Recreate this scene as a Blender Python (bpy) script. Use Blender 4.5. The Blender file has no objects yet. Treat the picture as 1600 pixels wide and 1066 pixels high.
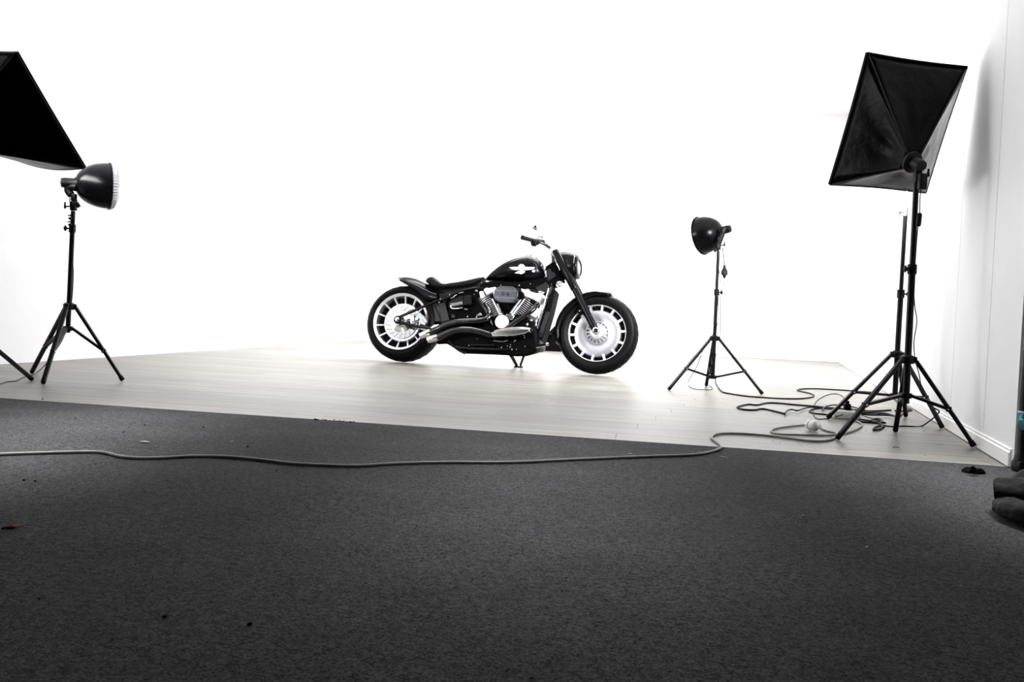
import bpy, bmesh, math, random
from mathutils import Vector as V, Matrix, noise
random.seed(7)
R = math.radians
SC = bpy.context.scene
COL = SC.collection

# ------------------------------------------------------------------ camera
F_PX, YH, ROLL, PITCH, CAM_H = 1400.0, 487.37, 0.048, 0.022, 0.477
_cr, _sr, _cp, _sp = math.cos(ROLL), math.sin(ROLL), math.cos(PITCH), math.sin(PITCH)
FW = V((0, _cp, -_sp))
RT = V((1, 0, 0)) * _cr + V((0, _sp, _cp)) * _sr
UP = V((0, _sp, _cp)) * _cr - V((1, 0, 0)) * _sr
CAM = V((0, 0, CAM_H))
DY = YH - (533 - F_PX * math.tan(PITCH) / _cr)
cd = bpy.data.cameras.new('camera')
co = bpy.data.objects.new('camera', cd)
COL.objects.link(co)
cd.sensor_width = 36
cd.lens = F_PX / 1600 * 36
cd.shift_y = DY / 1600
cd.clip_start = 0.02
co.matrix_world = Matrix(((RT.x, UP.x, -FW.x, CAM.x), (RT.y, UP.y, -FW.y, CAM.y), (RT.z, UP.z, -FW.z, CAM.z), (0, 0, 0, 1)))
SC.camera = co

# ------------------------------------------------------------------ world, colour management, big lights
SC.view_settings.view_transform = 'Standard'
SC.view_settings.look = 'None'
SC.view_settings.gamma = 1.0
SC.view_settings.use_curve_mapping = False
SC.view_settings.exposure = -0.3
SC.cycles.use_denoising = True
SC.cycles.max_bounces = 10
SC.cycles.diffuse_bounces = 6
wd = bpy.data.worlds.new('world')
SC.world = wd
wd.use_nodes = True
wd.node_tree.nodes['Background'].inputs[0].default_value = (0.9, 0.95, 1.0, 1)
wd.node_tree.nodes['Background'].inputs[1].default_value = 0.03


def aim(o, d):
    o.rotation_euler = V(d).to_track_quat('-Z', 'Y').to_euler()


def area(name, loc, d, sx, sy, power, col=(1, 1, 1), spread=180, shape='RECTANGLE'):
    l = bpy.data.lights.new(name, 'AREA')
    l.shape = shape
    l.size = sx
    if shape in ('RECTANGLE', 'ELLIPSE'):
        l.size_y = sy
    l.energy = power
    l.color = col
    l.spread = R(spread)
    o = bpy.data.objects.new(name, l)
    COL.objects.link(o)
    o.location = loc
    aim(o, d)
    return o


def spot(name, loc, tgt, power, size, blend=1.0, rad=0.2, col=(1, 1, 1)):
    l = bpy.data.lights.new(name, 'SPOT')
    l.energy = power
    l.spot_size = R(size)
    l.spot_blend = blend
    l.shadow_soft_size = rad
    l.color = col
    o = bpy.data.objects.new(name, l)
    COL.objects.link(o)
    o.location = loc
    aim(o, V(tgt) - V(loc))
    return o


# added area lights out of view overhead, for fill and carpet pools
area('added_fill_main', (0.8, 8.2, 2.75), (0.0, 0.45, -1), 4.0, 1.0, 300, spread=150)  # added fill for the walls and the motorcycle
for i, (x, pw, yc, ln) in enumerate(((-1.55, 9.5, 2.85, 1.5), (0.08, 3.8, 2.5, 1.8), (1.6, 7.5, 2.6, 1.4))):
    area('added_carpet_light', (x, yc, 2.62), (0, 0.0, -1), (0.12 if i == 1 else 0.4), ln, pw, spread=28)  # added narrow lights that shape the bright and dark bands on the carpet
area('added_fill_rear', (1.0, 10.0, 2.72), (0, 0.25, -1), 3.4, 0.8, 250)  # added fill that lifts the back wall and its reflection in the floor

# ------------------------------------------------------------------ pixel helpers (photograph pixels -> places in the room)


def ray(px, py):
    return (FW + RT * ((px - 800) / F_PX) + UP * (-(py - 533 - DY) / F_PX))


def fl(px, py, z=0.0):
    d = ray(px, py)
    return CAM + d * ((z - CAM_H) / d.z)


def at(px, py, y):
    d = ray(px, py)
    return CAM + d * (y / d.y)


# ------------------------------------------------------------------ mesh builder
class MB:
    def __init__(s):
        s.v, s.f = [], []

    def add(s, vs, fs):
        o = len(s.v)
        s.v += [tuple(x) for x in vs]
        s.f += [tuple(i + o for i in f) for f in fs]
        return s

    def box(s, c, size, rot=None, bev=0.0):
        hx, hy, hz = size[0] / 2, size[1] / 2, size[2] / 2
        c = V(c)
        if bev <= 0:
            vs = [V((x, y, z)) for x in (-hx, hx) for y in (-hy, hy) for z in (-hz, hz)]
            fs = [(0, 1, 3, 2), (4, 6, 7, 5), (0, 4, 5, 1), (2, 3, 7, 6), (0, 2, 6, 4), (1, 5, 7, 3)]
        else:
            bm = bmesh.new()
            bmesh.ops.create_cube(bm, size=1)
            bmesh.ops.scale(bm, vec=size, verts=bm.verts)
            bmesh.ops.bevel(bm, geom=list(bm.edges), offset=bev, segments=2, affect='EDGES', profile=0.5)
            bm.verts.index_update()
            vs = [v.co.copy() for v in bm.verts]
            fs = [tuple(v.index for v in f.verts) for f in bm.faces]
            bm.free()
        if rot is not None:
            vs = [rot @ v for v in vs]
        return s.add([v + c for v in vs], fs)

    def tube(s, pts, r, n=10, cap=True, flat=None):
        pts = [V(p) for p in pts]
        m = len(pts)
        rs = r if isinstance(r, (list, tuple)) else [r] * m
        t0 = (pts[1] - pts[0]).normalized()
        a = V((0, 0, 1)) if abs(t0.z) < 0.9 else V((1, 0, 0))
        nrm = t0.cross(a).normalized()
        vs = []
        for i, p in enumerate(pts):
            t = (pts[min(i + 1, m - 1)] - pts[max(i - 1, 0)])
            if t.length < 1e-9:
                t = t0
            t = t.normalized()
            nrm = (nrm - t * nrm.dot(t)).normalized()
            b = t.cross(nrm)
            for k in range(n):
                an = 2 * math.pi * k / n
                vs.append(p + (nrm * math.cos(an) + b * math.sin(an)) * rs[i])
        fs = [(i * n + k, i * n + (k + 1) % n, (i + 1) * n + (k + 1) % n, (i + 1) * n + k) for i in range(m - 1) for k in range(n)]
        if cap:
            fs += [tuple(range(n))[::-1], tuple((m - 1) * n + k for k in range(n))]
        return s.add(vs, fs)

    def lathe(s, prof, c, axis, n=32, closed=False, arc=None):
        """prof: list of (radius, height along axis)"""
        ax = V(axis).normalized()
        a = V((0, 0, 1)) if abs(ax.z) < 0.9 else V((1, 0, 0))
        u = ax.cross(a).normalized()
        w = ax.cross(u)
        c = V(c)
        vs = []
        for (r, h) in prof:
            for k in range(n):
                t = 2 * math.pi * k / n
                vs.append(c + ax * h + (u * math.cos(t) + w * math.sin(t)) * r)
        m = len(prof)
        rng = range(m if closed else m - 1)
        fs = [(i * n + k, i * n + (k + 1) % n, ((i + 1) % m) * n + (k + 1) % n, ((i + 1) % m) * n + k) for i in rng for k in range(n)]
        if not closed:
            if prof[0][0] > 1e-6:
                fs.append(tuple(range(n))[::-1])
            if prof[-1][0] > 1e-6:
                fs.append(tuple((m - 1) * n + k for k in range(n)))
        return s.add(vs, fs)

    def loft(s, rings, cap=True, closed=True):
        n = len(rings[0])
        vs = [p for r in rings for p in r]
        kk = n if closed else n - 1
        fs = [(i * n + k, i * n + (k + 1) % n, (i + 1) * n + (k + 1) % n, (i + 1) * n + k) for i in range(len(rings) - 1) for k in range(kk)]
        if cap:
            fs += [tuple(range(n))[::-1], tuple((len(rings) - 1) * n + k for k in range(n))]
        return s.add(vs, fs)

    def prism(s, poly, d):
        """poly: list of points, extruded by vector d"""
        n = len(poly)
        d = V(d)
        vs = [V(p) for p in poly] + [V(p) + d for p in poly]
        fs = [tuple(range(n)), tuple(range(n, 2 * n))[::-1]] + [(i, i + n, (i + 1) % n + n, (i + 1) % n) for i in range(n)]
        return s.add(vs, fs)

    def build(s, name, m, parent=None, smooth=40, weld=False, bevel=0):
        me = bpy.data.meshes.new(name)
        me.from_pydata(s.v, [], s.f)
        bm = bmesh.new()
        bm.from_mesh(me)
        if weld:
            bmesh.ops.remove_doubles(bm, verts=bm.verts, dist=1e-5)
        bmesh.ops.recalc_face_normals(bm, faces=bm.faces)
        bm.to_mesh(me)
        bm.free()
        if smooth:
            me.shade_smooth()
            me.set_sharp_from_angle(angle=R(smooth))
        me.materials.append(m)
        o = bpy.data.objects.new(name, me)
        COL.objects.link(o)
        if parent is not None:
            o.parent = parent
        if bevel:
            b = o.modifiers.new('bevel', 'BEVEL')
            b.width = bevel
            b.segments = 2
            b.limit_method = 'ANGLE'
        return o


def spline(pts, k=8):
    pts = [V(p) for p in pts]
    out = []
    for i in range(len(pts) - 1):
        p0, p1, p2, p3 = pts[max(i - 1, 0)], pts[i], pts[i + 1], pts[min(i + 2, len(pts) - 1)]
        for j in range(k):
            t = j / k
            out.append(0.5 * ((2 * p1) + (p2 - p0) * t + (2 * p0 - 5 * p1 + 4 * p2 - p3) * t * t + (3 * p1 - p0 - 3 * p2 + p3) * t ** 3))
    out.append(pts[-1])
    return out


def empty(name, loc=(0, 0, 0)):
    o = bpy.data.objects.new(name, None)
    o.empty_display_size = 0.1
    COL.objects.link(o)
    o.location = loc
    return o


def tag(o, label, cat, group=None):
    o['label'] = label
    o['category'] = cat
    if group:
        o['group'] = group
    return o


def structure(o):
    o['kind'] = 'structure'
    return o


# ------------------------------------------------------------------ materials
def mat(name, col, rough=0.5, metal=0.0, spec=0.5, coat=0.0, emit=None, es=0.0):
    m = bpy.data.materials.new(name)
    m.use_nodes = True
    b = m.node_tree.nodes['Principled BSDF']
    b.inputs['Base Color'].default_value = (*col, 1)
    b.inputs['Roughness'].default_value = rough
    b.inputs['Metallic'].default_value = metal
    b.inputs['Specular IOR Level'].default_value = spec
    b.inputs['Coat Weight'].default_value = coat
    b.inputs['Coat Roughness'].default_value = 0.08
    if emit:
        b.inputs['Emission Color'].default_value = (*emit, 1)
        b.inputs['Emission Strength'].default_value = es
    return m


def nodes(m):
    return m.node_tree.nodes, m.node_tree.links, m.node_tree.nodes['Principled BSDF']


def add_noise(m, scale, c1, c2, lo=0.3, hi=0.7, bump=0.0, dist=0.01, detail=6, stretch=(1, 1, 1), rotz=0.0, rough=None):
    n, l, b = nodes(m)
    tc = n.new('ShaderNodeTexCoord')
    mp = n.new('ShaderNodeMapping')
    mp.inputs['Scale'].default_value = stretch
    mp.inputs['Rotation'].default_value = (0, 0, rotz)
    t = n.new('ShaderNodeTexNoise')
    t.inputs['Scale'].default_value = scale
    t.inputs['Detail'].default_value = detail
    cr = n.new('ShaderNodeValToRGB')
    cr.color_ramp.elements[0].position = lo
    cr.color_ramp.elements[1].position = hi
    cr.color_ramp.elements[0].color = (*c1, 1)
    cr.color_ramp.elements[1].color = (*c2, 1)
    l.new(tc.outputs['Object'], mp.inputs[0])
    l.new(mp.outputs[0], t.inputs[0])
    l.new(t.outputs[0], cr.inputs[0])
    l.new(cr.outputs[0], b.inputs['Base Color'])
    if bump:
        bp = n.new('ShaderNodeBump')
        bp.inputs['Strength'].default_value = bump
        bp.inputs['Distance'].default_value = dist
        l.new(t.outputs[0], bp.inputs['Height'])
        l.new(bp.outputs[0], b.inputs['Normal'])
    if rough:
        rr = n.new('ShaderNodeMapRange')
        rr.inputs['To Min'].default_value = rough[0]
        rr.inputs['To Max'].default_value = rough[1]
        l.new(t.outputs[0], rr.inputs[0])
        l.new(rr.outputs[0], b.inputs['Roughness'])
    return m


M = {}
M['wall'] = add_noise(mat('white_wall_paint', (0.86, 0.86, 0.87), 0.6, spec=0.3), 3.0, (0.84, 0.84, 0.855), (0.88, 0.88, 0.89), bump=0.05, dist=0.002)
M['ceiling'] = mat('white_ceiling_paint', (0.85, 0.85, 0.86), 0.8, spec=0.2)
M['base'] = mat('white_gloss_paint', (0.86, 0.86, 0.84), 0.35)
M['joint'] = mat('joint_shadow_gap', (0.35, 0.35, 0.36), 0.8)
M['black_metal'] = add_noise(mat('black_stand_metal', (0.003, 0.003, 0.004), 0.38, spec=0.22), 60, (0.002, 0.002, 0.003), (0.004, 0.004, 0.005))
M['black_plastic'] = add_noise(mat('black_plastic', (0.003, 0.003, 0.0035), 0.45, spec=0.2), 80, (0.002, 0.002, 0.0025), (0.004, 0.004, 0.0045))
M['silver_metal'] = mat('silver_stand_metal', (0.55, 0.55, 0.6), 0.3, metal=1)
M['gloss_black'] = add_noise(mat('gloss_black_paint', (0.004, 0.004, 0.005), 0.25, spec=0.14), 40, (0.001, 0.001, 0.0013), (0.002, 0.002, 0.0025))
M['satin_black'] = add_noise(mat('satin_black', (0.006, 0.006, 0.007), 0.36, spec=0.1), 70, (0.0015, 0.0015, 0.002), (0.003, 0.003, 0.0035))
M['deep_black'] = mat('deep_black', (0.001, 0.001, 0.001), 0.6, spec=0.05)
M['leather'] = add_noise(mat('black_leather', (0.012, 0.012, 0.014), 0.5, spec=0.14), 250, (0.002, 0.002, 0.0025), (0.005, 0.005, 0.0055), bump=0.3, dist=0.001)
M['chrome'] = add_noise(mat('chrome', (0.92, 0.92, 0.93), 0.1, metal=1), 30, (0.9, 0.9, 0.91), (0.94, 0.94, 0.95))
M['alu'] = add_noise(mat('machined_aluminium', (0.86, 0.86, 0.9), 0.42, metal=1), 120, (0.8, 0.8, 0.84), (0.92, 0.92, 0.96))
M['grey_metal'] = add_noise(mat('grey_cast_metal', (0.2, 0.21, 0.24), 0.32, metal=0.9), 90, (0.17, 0.18, 0.2), (0.26, 0.27, 0.3))
M['dark_grey'] = mat('dark_grey_plastic', (0.009, 0.0095, 0.011), 0.4, spec=0.2)
M['ink'] = mat('black_lettering', (0.004, 0.004, 0.004), 0.5, spec=0.2)
M['glass'] = mat('headlight_glass', (0.95, 0.97, 1.0), 0.06, spec=0.6)
M['glass'].node_tree.nodes['Principled BSDF'].inputs['Transmission Weight'].default_value = 0.9
M['cord_black'] = mat('black_cable_rubber', (0.003, 0.003, 0.003), 0.5, spec=0.1)
M['cord_grey'] = add_noise(mat('pale_grey_cable', (0.42, 0.41, 0.37), 0.5), 30, (0.2, 0.195, 0.175), (0.29, 0.28, 0.255))
M['white_plastic'] = mat('white_plastic', (0.82, 0.82, 0.8), 0.35)
M['clear_cap'] = mat('grey_clear_plastic', (0.5, 0.5, 0.5), 0.2)
M['diffuser'] = mat('white_diffuser_fabric', (0.85, 0.85, 0.85), 0.8, emit=(1, 1, 1), es=2.0)
M['silver_lining'] = mat('silver_lining', (0.8, 0.8, 0.8), 0.4, metal=1)
M['bulb'] = mat('lit_bulb', (1, 1, 1), 0.4, emit=(1, 1, 1), es=12.0)
M['teal'] = add_noise(mat('teal_strap', (0.04, 0.2, 0.22), 0.7), 120, (0.03, 0.17, 0.19), (0.08, 0.28, 0.3))
M['nylon'] = add_noise(mat('black_nylon', (0.005, 0.005, 0.006), 0.34, spec=0.05), 9, (0.0004, 0.0004, 0.0005), (0.0007, 0.0007, 0.0009), bump=0.3, dist=0.02, stretch=(1, 1, 1))
M['pipe_black'] = mat('gloss_black_pipe', (0.001, 0.001, 0.0013), 0.14, spec=0.6)
M['bright_metal'] = add_noise(mat('bright_cast_metal', (0.88, 0.88, 0.9), 0.4, metal=0.5), 60, (0.84, 0.84, 0.86), (0.9, 0.9, 0.92))
M['disc_metal'] = add_noise(mat('brushed_disc_metal', (0.6, 0.6, 0.65), 0.36, metal=1), 120, (0.56, 0.56, 0.61), (0.63, 0.63, 0.68))
M['fin_recess'] = mat('grey_recess', (0.16, 0.16, 0.17), 0.5)
M['trim'] = mat('dull_trim_metal', (0.45, 0.44, 0.42), 0.5, metal=0.6)
M['emblem'] = add_noise(mat('pale_silver_emblem', (0.8, 0.8, 0.82), 0.55, metal=0.4), 60, (0.76, 0.76, 0.78), (0.84, 0.84, 0.86))
M['rib_cap'] = mat('ribbed_clear_cap', (0.42, 0.42, 0.46), 0.3)
M['cover_grey'] = add_noise(mat('slate_grey_metal', (0.06, 0.065, 0.08), 0.3, metal=0.5), 90, (0.05, 0.054, 0.066), (0.08, 0.085, 0.1))
M['cloth'] = add_noise(mat('black_cloth', (0.012, 0.012, 0.012), 0.8, spec=0.2), 14, (0.004, 0.004, 0.004), (0.022, 0.021, 0.02), bump=0.6, dist=0.03)
M['leaf'] = add_noise(mat('dry_leaf', (0.22, 0.17, 0.12), 0.7), 40, (0.3, 0.26, 0.2), (0.6, 0.56, 0.48))
M['twig'] = mat('brown_bark', (0.14, 0.06, 0.025), 0.8)
M['paper'] = mat('white_paper', (0.8, 0.8, 0.8), 0.8)
M['crumb'] = mat('black_crumbs', (0.006, 0.006, 0.006), 0.9, spec=0.1)


def tyre_mat():
    m = mat('tyre_rubber', (0.011, 0.012, 0.013), 0.5, spec=0.09)
    add_noise(m, 60, (0.001, 0.0011, 0.0013), (0.003, 0.0032, 0.0036), bump=0.25, dist=0.002)
    return m


M['tyre'] = tyre_mat()


# wood laminate: fine streaks along the boards
A0, A1 = fl(0, 622), fl(1585, 730)
BD = (A1 - A0)
BD.z = 0
BD.normalize()
BANG = math.atan2(BD.y, BD.x)


def wood_mat():
    m = mat('grey_washed_laminate', (0.4, 0.38, 0.35), 0.34, spec=0.3)
    n, l, b = nodes(m)
    tc = n.new('ShaderNodeTexCoord')
    mp = n.new('ShaderNodeMapping')
    mp.vector_type = 'POINT'
    rot = n.new('ShaderNodeVectorRotate')
    rot.rotation_type = 'Z_AXIS'
    rot.inputs['Angle'].default_value = -BANG
    l.new(tc.outputs['Object'], rot.inputs['Vector'])
    l.new(rot.outputs[0], mp.inputs[0])
    mp.inputs['Scale'].default_value = (1.1, 26, 1)
    t = n.new('ShaderNodeTexNoise')
    t.inputs['Scale'].default_value = 1.6
    t.inputs['Detail'].default_value = 9
    t.inputs['Roughness'].default_value = 0.62
    l.new(mp.outputs[0], t.inputs[0])
    cr = n.new('ShaderNodeValToRGB')
    e = cr.color_ramp.elements
    e[0].position, e[1].position = 0.34, 0.68
    e[0].color = (0.10, 0.093, 0.08, 1)
    e[1].color = (0.30, 0.284, 0.254, 1)
    l.new(t.outputs[0], cr.inputs[0])
    oi = n.new('ShaderNodeObjectInfo')
    hs = n.new('ShaderNodeHueSaturation')
    mr = n.new('ShaderNodeMapRange')
    mr.inputs['To Min'].default_value = 0.86
    mr.inputs['To Max'].default_value = 1.12
    l.new(oi.outputs['Random'], mr.inputs[0])
    l.new(mr.outputs[0], hs.inputs['Value'])
    l.new(cr.outputs[0], hs.inputs['Color'])
    l.new(hs.outputs[0], b.inputs['Base Color'])
    rr = n.new('ShaderNodeMapRange')
    rr.inputs['To Min'].default_value = 0.32
    rr.inputs['To Max'].default_value = 0.46
    l.new(t.outputs[0], rr.inputs[0])
    l.new(rr.outputs[0], b.inputs['Roughness'])
    bp = n.new('ShaderNodeBump')
    bp.inputs['Strength'].default_value = 0.12
    bp.inputs['Distance'].default_value = 0.002
    l.new(t.outputs[0], bp.inputs['Height'])
    l.new(bp.outputs[0], b.inputs['Normal'])
    return m


M['wood'] = wood_mat()
M['wood_under'] = mat('dark_underlay', (0.08, 0.075, 0.065), 0.8)


def carpet_mat():
    m = mat('charcoal_carpet', (0.05, 0.05, 0.052), 0.95, spec=0.1)
    n, l, b = nodes(m)
    tc = n.new('ShaderNodeTexCoord')
    rot = n.new('ShaderNodeVectorRotate')
    rot.rotation_type = 'Z_AXIS'
    rot.inputs['Angle'].default_value = -BANG
    mp = n.new('ShaderNodeMapping')
    mp.inputs['Scale'].default_value = (0.8, 1, 1)
    l.new(tc.outputs['Object'], rot.inputs['Vector'])
    l.new(rot.outputs[0], mp.inputs[0])
    vo = n.new('ShaderNodeTexVoronoi')
    vo.inputs['Scale'].default_value = 400
    t3 = n.new('ShaderNodeTexNoise')
    t3.inputs['Scale'].default_value = 60
    t3.inputs['Detail'].default_value = 6
    t3.inputs['Roughness'].default_value = 0.75
    l.new(mp.outputs[0], vo.inputs[0])
    l.new(mp.outputs[0], t3.inputs[0])
    sx = n.new('ShaderNodeSeparateColor')
    l.new(vo.outputs['Color'], sx.inputs[0])
    t = n.new('ShaderNodeMix')
    t.data_type = 'FLOAT'
    t.inputs[0].default_value = 0.62
    l.new(sx.outputs[0], t.inputs[2])
    l.new(t3.outputs[0], t.inputs[3])
    t2 = n.new('ShaderNodeTexNoise')
    t2.inputs['Scale'].default_value = 5
    t2.inputs['Detail'].default_value = 5
    l.new(mp.outputs[0], t2.inputs[0])
    cr = n.new('ShaderNodeValToRGB')
    e = cr.color_ramp.elements
    e[0].position, e[1].position = 0.28, 0.72
    e[0].color = (0.004, 0.004, 0.0042, 1)
    e[1].color = (0.132, 0.132, 0.136, 1)
    l.new(t.outputs[0], cr.inputs[0])
    mx = n.new('ShaderNodeMix')
    mx.data_type = 'RGBA'
    mx.blend_type = 'MULTIPLY'
    mx.inputs[0].default_value = 1.0
    c2 = n.new('ShaderNodeValToRGB')
    c2.color_ramp.elements[0].position, c2.color_ramp.elements[1].position = 0.3, 0.7
    c2.color_ramp.elements[0].color = (0.78, 0.78, 0.78, 1)
    c2.color_ramp.elements[1].color = (1, 1, 1, 1)
    l.new(t2.outputs[0], c2.inputs[0])
    l.new(cr.outputs[0], mx.inputs[6])
    l.new(c2.outputs[0], mx.inputs[7])
    l.new(mx.outputs[2], b.inputs['Base Color'])
    bp = n.new('ShaderNodeBump')
    bp.inputs['Strength'].default_value = 0.35
    bp.inputs['Distance'].default_value = 0.002
    l.new(t.outputs[0], bp.inputs['Height'])
    l.new(bp.outputs[0], b.inputs['Normal'])
    return m


M['carpet'] = carpet_mat()

# ------------------------------------------------------------------ the room
BL, BR = fl(577, 531), fl(1310, 566.5)                 # back corners of the set at floor level
LW = fl(0, 569.4) - BL
LW.z = 0
LW.normalize()
RW = fl(1581, 732) - BR
RW.z = 0
RW.normalize()
tL = (3.2 - BL.y) / LW.y
FL_ = BL + LW * tL                                     # front end of the left wall
tR = (fl(1584, 733.5).y - BR.y) / RW.y
FR = BR + RW * tR
zL, zR = at(577, 204, BL.y).z, at(1325, 179, BR.y).z


def zc(x):
    return zL + (zR - zL) * (x - BL.x) / (BR.x - BL.x)


def wall(name, p, q, h0, h1, out, th=0.12):
    mb = MB()
    o = V(out).normalized() * th
    base = [V((p.x, p.y, -0.05)), V((q.x, q.y, -0.05)), V((q.x, q.y, h1)), V((p.x, p.y, h0))]
    mb.prism(base, o)
    return structure(mb.build(name, M['wall'], smooth=0))


wall('wall_back', BL - V((0.1, 0, 0)), BR + V((0.1, 0, 0)), zc(BL.x) + .03, zc(BR.x) + .03, (0, 1, 0))
nL = V((-LW.y, LW.x, 0))
if nL.x > 0:
    nL = -nL
wall('wall_left', BL, FL_, zc(BL.x) + .03, zc(FL_.x) + .03, nL)
# right wall: backing with plasterboard panels, joints open by a few millimetres
nR = V((-RW.y, RW.x, 0))
if nR.x < 0:
    nR = -nR
wr = wall('wall_right', BR + nR * 0.012, FR + nR * 0.012, zc(BR.x) + .03, zc(FR.x) + .03, nR, .03)


def tw(px, py):
    return (fl(px, py) - BR).dot(RW)


seams = [0.0, tw(1404, 623.5), tw(1481, 672), tw(1534, 703.5), (FR - BR).length]
for a, b in zip(seams[:-1], seams[1:]):
    p, q = BR + RW * (a + 0.0025), BR + RW * (b - 0.0025)
    mb = MB()
    mb.prism([V((p.x, p.y, 0)), V((q.x, q.y, 0)), V((q.x, q.y, zc(q.x) + .02)), V((p.x, p.y, zc(p.x) + .02))], nR * 0.011)
    mb.build('panel', M['wall'], wr, smooth=0)
# skirting on the right wall
sk0, sk1 = BR + RW * 0.02, FR - RW * 0.03
mb = MB()
hb = 0.066
prof = [(0, 0.004), (0.011, 0.004), (0.011, hb - 0.012), (0.007, hb - 0.008), (0.007, hb), (0, hb + 0.004)]
mb.loft([[V((c.x, c.y, 0)) - nR * d + V((0, 0, z)) for (d, z) in prof] for c in (sk0, sk1)])
structure(mb.build('baseboard_right', M['base'], smooth=0))
mb = MB()
prof2 = [(0, 0.004), (0.010, 0.004), (0.010, 0.05), (0, 0.055)]
mb.loft([[V((c.x, c.y, 0)) + V((0, -1, 0)) * d + V((0, 0, z)) for (d, z) in prof2] for c in (BL + V((.02, 0, 0)), BR - V((.02, 0, 0)))])
structure(mb.build('baseboard_back', M['base'], smooth=0))
# ceiling over the set and the hall in front of it
mb = MB()
x0, x1, y0, y1 = -6.5, 6.5, 2.5, BL.y + 0.15
mb.prism([V((x0, y0, zc(x0) if zc(x0) > 2.2 else 2.2)), V((x1, y0, zc(x1))), V((x1, y1, zc(x1))), V((x0, y1, zc(x0)))], (0, 0, 0.08))
structure(mb.build('ceiling', M['ceiling'], smooth=0))

# wood floor: underlay + separate planks
FC = V((-BD.y, BD.x, 0))                               # across the boards, away from the camera
if FC.y < 0:
    FC = -FC
pA = A0 - BD * 2.2
pB = A1 + BD * 0.05
poly = [V((pA.x, pA.y, 0)), V((FR.x + nR.x * .01, FR.y + nR.y * .01, 0)), V((BR.x, BR.y, 0)), V((BL.x, BL.y, 0)), V((FL_.x, FL_.y, 0))]
# front edge meets the right wall
s = (A0 - BR).cross(BD).z / RW.cross(BD).z
cRF = BR + RW * s
s2 = (A0 - BL).cross(BD).z / LW.cross(BD).z
cLF = BL + LW * s2
poly = [V((cLF.x, cLF.y, 0)), V((cRF.x, cRF.y, 0)), V((BR.x, BR.y, 0)), V((BL.x, BL.y, 0))]
mb = MB()
mb.prism([p + V((0, 0, -0.012)) for p in poly], (0, 0, -0.05))
flo = structure(mb.build('floor', M['wood_under'], smooth=0))


def clip(pg, a, n):
    out = []
    for i in range(len(pg)):
        p, q = pg[i], pg[(i + 1) % len(pg)]
        dp, dq = (p - a).dot(n), (q - a).dot(n)
        if dp >= 0:
            out.append(p)
        if dp * dq < 0:
            out.append(p + (q - p) * (dp / (dp - dq)))
    return out


cen = sum(poly, V((0, 0, 0))) / 4
PW, PL = 0.192, 1.38
nrow = int(10.2 / PW) + 1
for r in range(nrow):
    off = (r * 0.47) % 1.0 * PL
    row = []
    ln = PL if r < 14 else PL * 1.9
    for k in range(-3, 9):
        a = A0 + FC * (r * PW + 0.001) + BD * (k * ln - off - 1.5)
        pg = [a, a + BD * (ln - 0.0006), a + BD * (ln - 0.0006) + FC * (PW - 0.0012), a + FC * (PW - 0.0012)]
        pg = [V((p.x, p.y, 0)) for p in pg]
        for i in range(4):
            e = poly[(i + 1) % 4] - poly[i]
            n = V((-e.y, e.x, 0)).normalized()
            if (cen - poly[i]).dot(n) < 0:
                n = -n
            if pg:
                pg = clip(pg, poly[i] + n * 0.001, n)
        if len(pg) >= 3:
            mb = MB()
            c0 = sum(pg, V((0, 0, 0))) / len(pg)
            top = []
            for p in pg:
                d = (c0 - p)
                top.append(p + d.normalized() * min(0.0009, d.length * .3))
            low = [p + V((0, 0, -0.0008)) for p in pg]
            bot = [p + V((0, 0, -0.011)) for p in pg]
            mb.loft([bot, low, top])
            mb.build('plank', M['wood'], flo, smooth=0)
# carpet
mb = MB()
c = [V((cLF.x, cLF.y, 0)) - BD * 4, V((cRF.x, cRF.y, 0)) + BD * 3.5]
mb.prism([c[0] - FC * .004, c[1] - FC * .004, c[1] - FC * 5, c[0] - FC * 5], (0, 0, -0.03))
structure(mb.build('floor_carpet', M['carpet'], smooth=0))
# thin metal strip where carpet and laminate meet
mb = MB()
a, b = V((cLF.x, cLF.y, 0)), V((cRF.x, cRF.y, 0))
mb.loft([[p - FC * 0.004 + V((0, 0, -.004)), p - FC * 0.003 + V((0, 0, .001)), p + FC * .003 + V((0, 0, .0016)), p + FC * .006 + V((0, 0, -.0005))] for p in (a, b)])
structure(mb.build('trim_1', M['trim'], smooth=0))

# ------------------------------------------------------------------ motorcycle
PSI, LEAN = 0.263, 0.210
BO = V((-0.932, 7.576, 0.012))
bF = V((math.cos(PSI), -math.sin(PSI), 0))
bL0 = V((math.sin(PSI), math.cos(PSI), 0))
bL = bL0 * math.cos(LEAN) - V((0, 0, 1)) * math.sin(LEAN)
bU = V((0, 0, 1)) * math.cos(LEAN) + bL0 * math.sin(LEAN)
bike = empty('motorcycle')
bike.matrix_world = Matrix(((bF.x, bL.x, bU.x, BO.x), (bF.y, bL.y, bU.y, BO.y), (bF.z, bL.z, bU.z, BO.z), (0, 0, 0, 1)))
tag(bike, 'black cruiser motorcycle with silver slotted disc wheels leaning on its stand on the wood floor', 'motorcycle')


def loc(p):
    d = V(p) - BO
    return V((d.dot(bF), d.dot(bL), d.dot(bU)))


def bk(px, py, y=0.0):
    o = loc(CAM)
    d0 = ray(px, py)
    d = V((d0.dot(bF), d0.dot(bL), d0.dot(bU)))
    return o + d * ((y - o.y) / d.y)


def bp(name, mb, m, parent=None, **k):
    return mb.build(name, M[m], parent or bike, **k)


def pprism(px, y, depth):
    """polygon of photo points on the plane y, extruded inwards"""
    mb = MB()
    mb.prism([bk(a, b, y) for a, b in px], (0, depth, 0))
    return mb


def low_prism(px, y, depth):
    mb = MB()
    mb.prism([bk(a, b, y) for a, b in px], (0, depth, depth * .24))
    return mb


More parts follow.
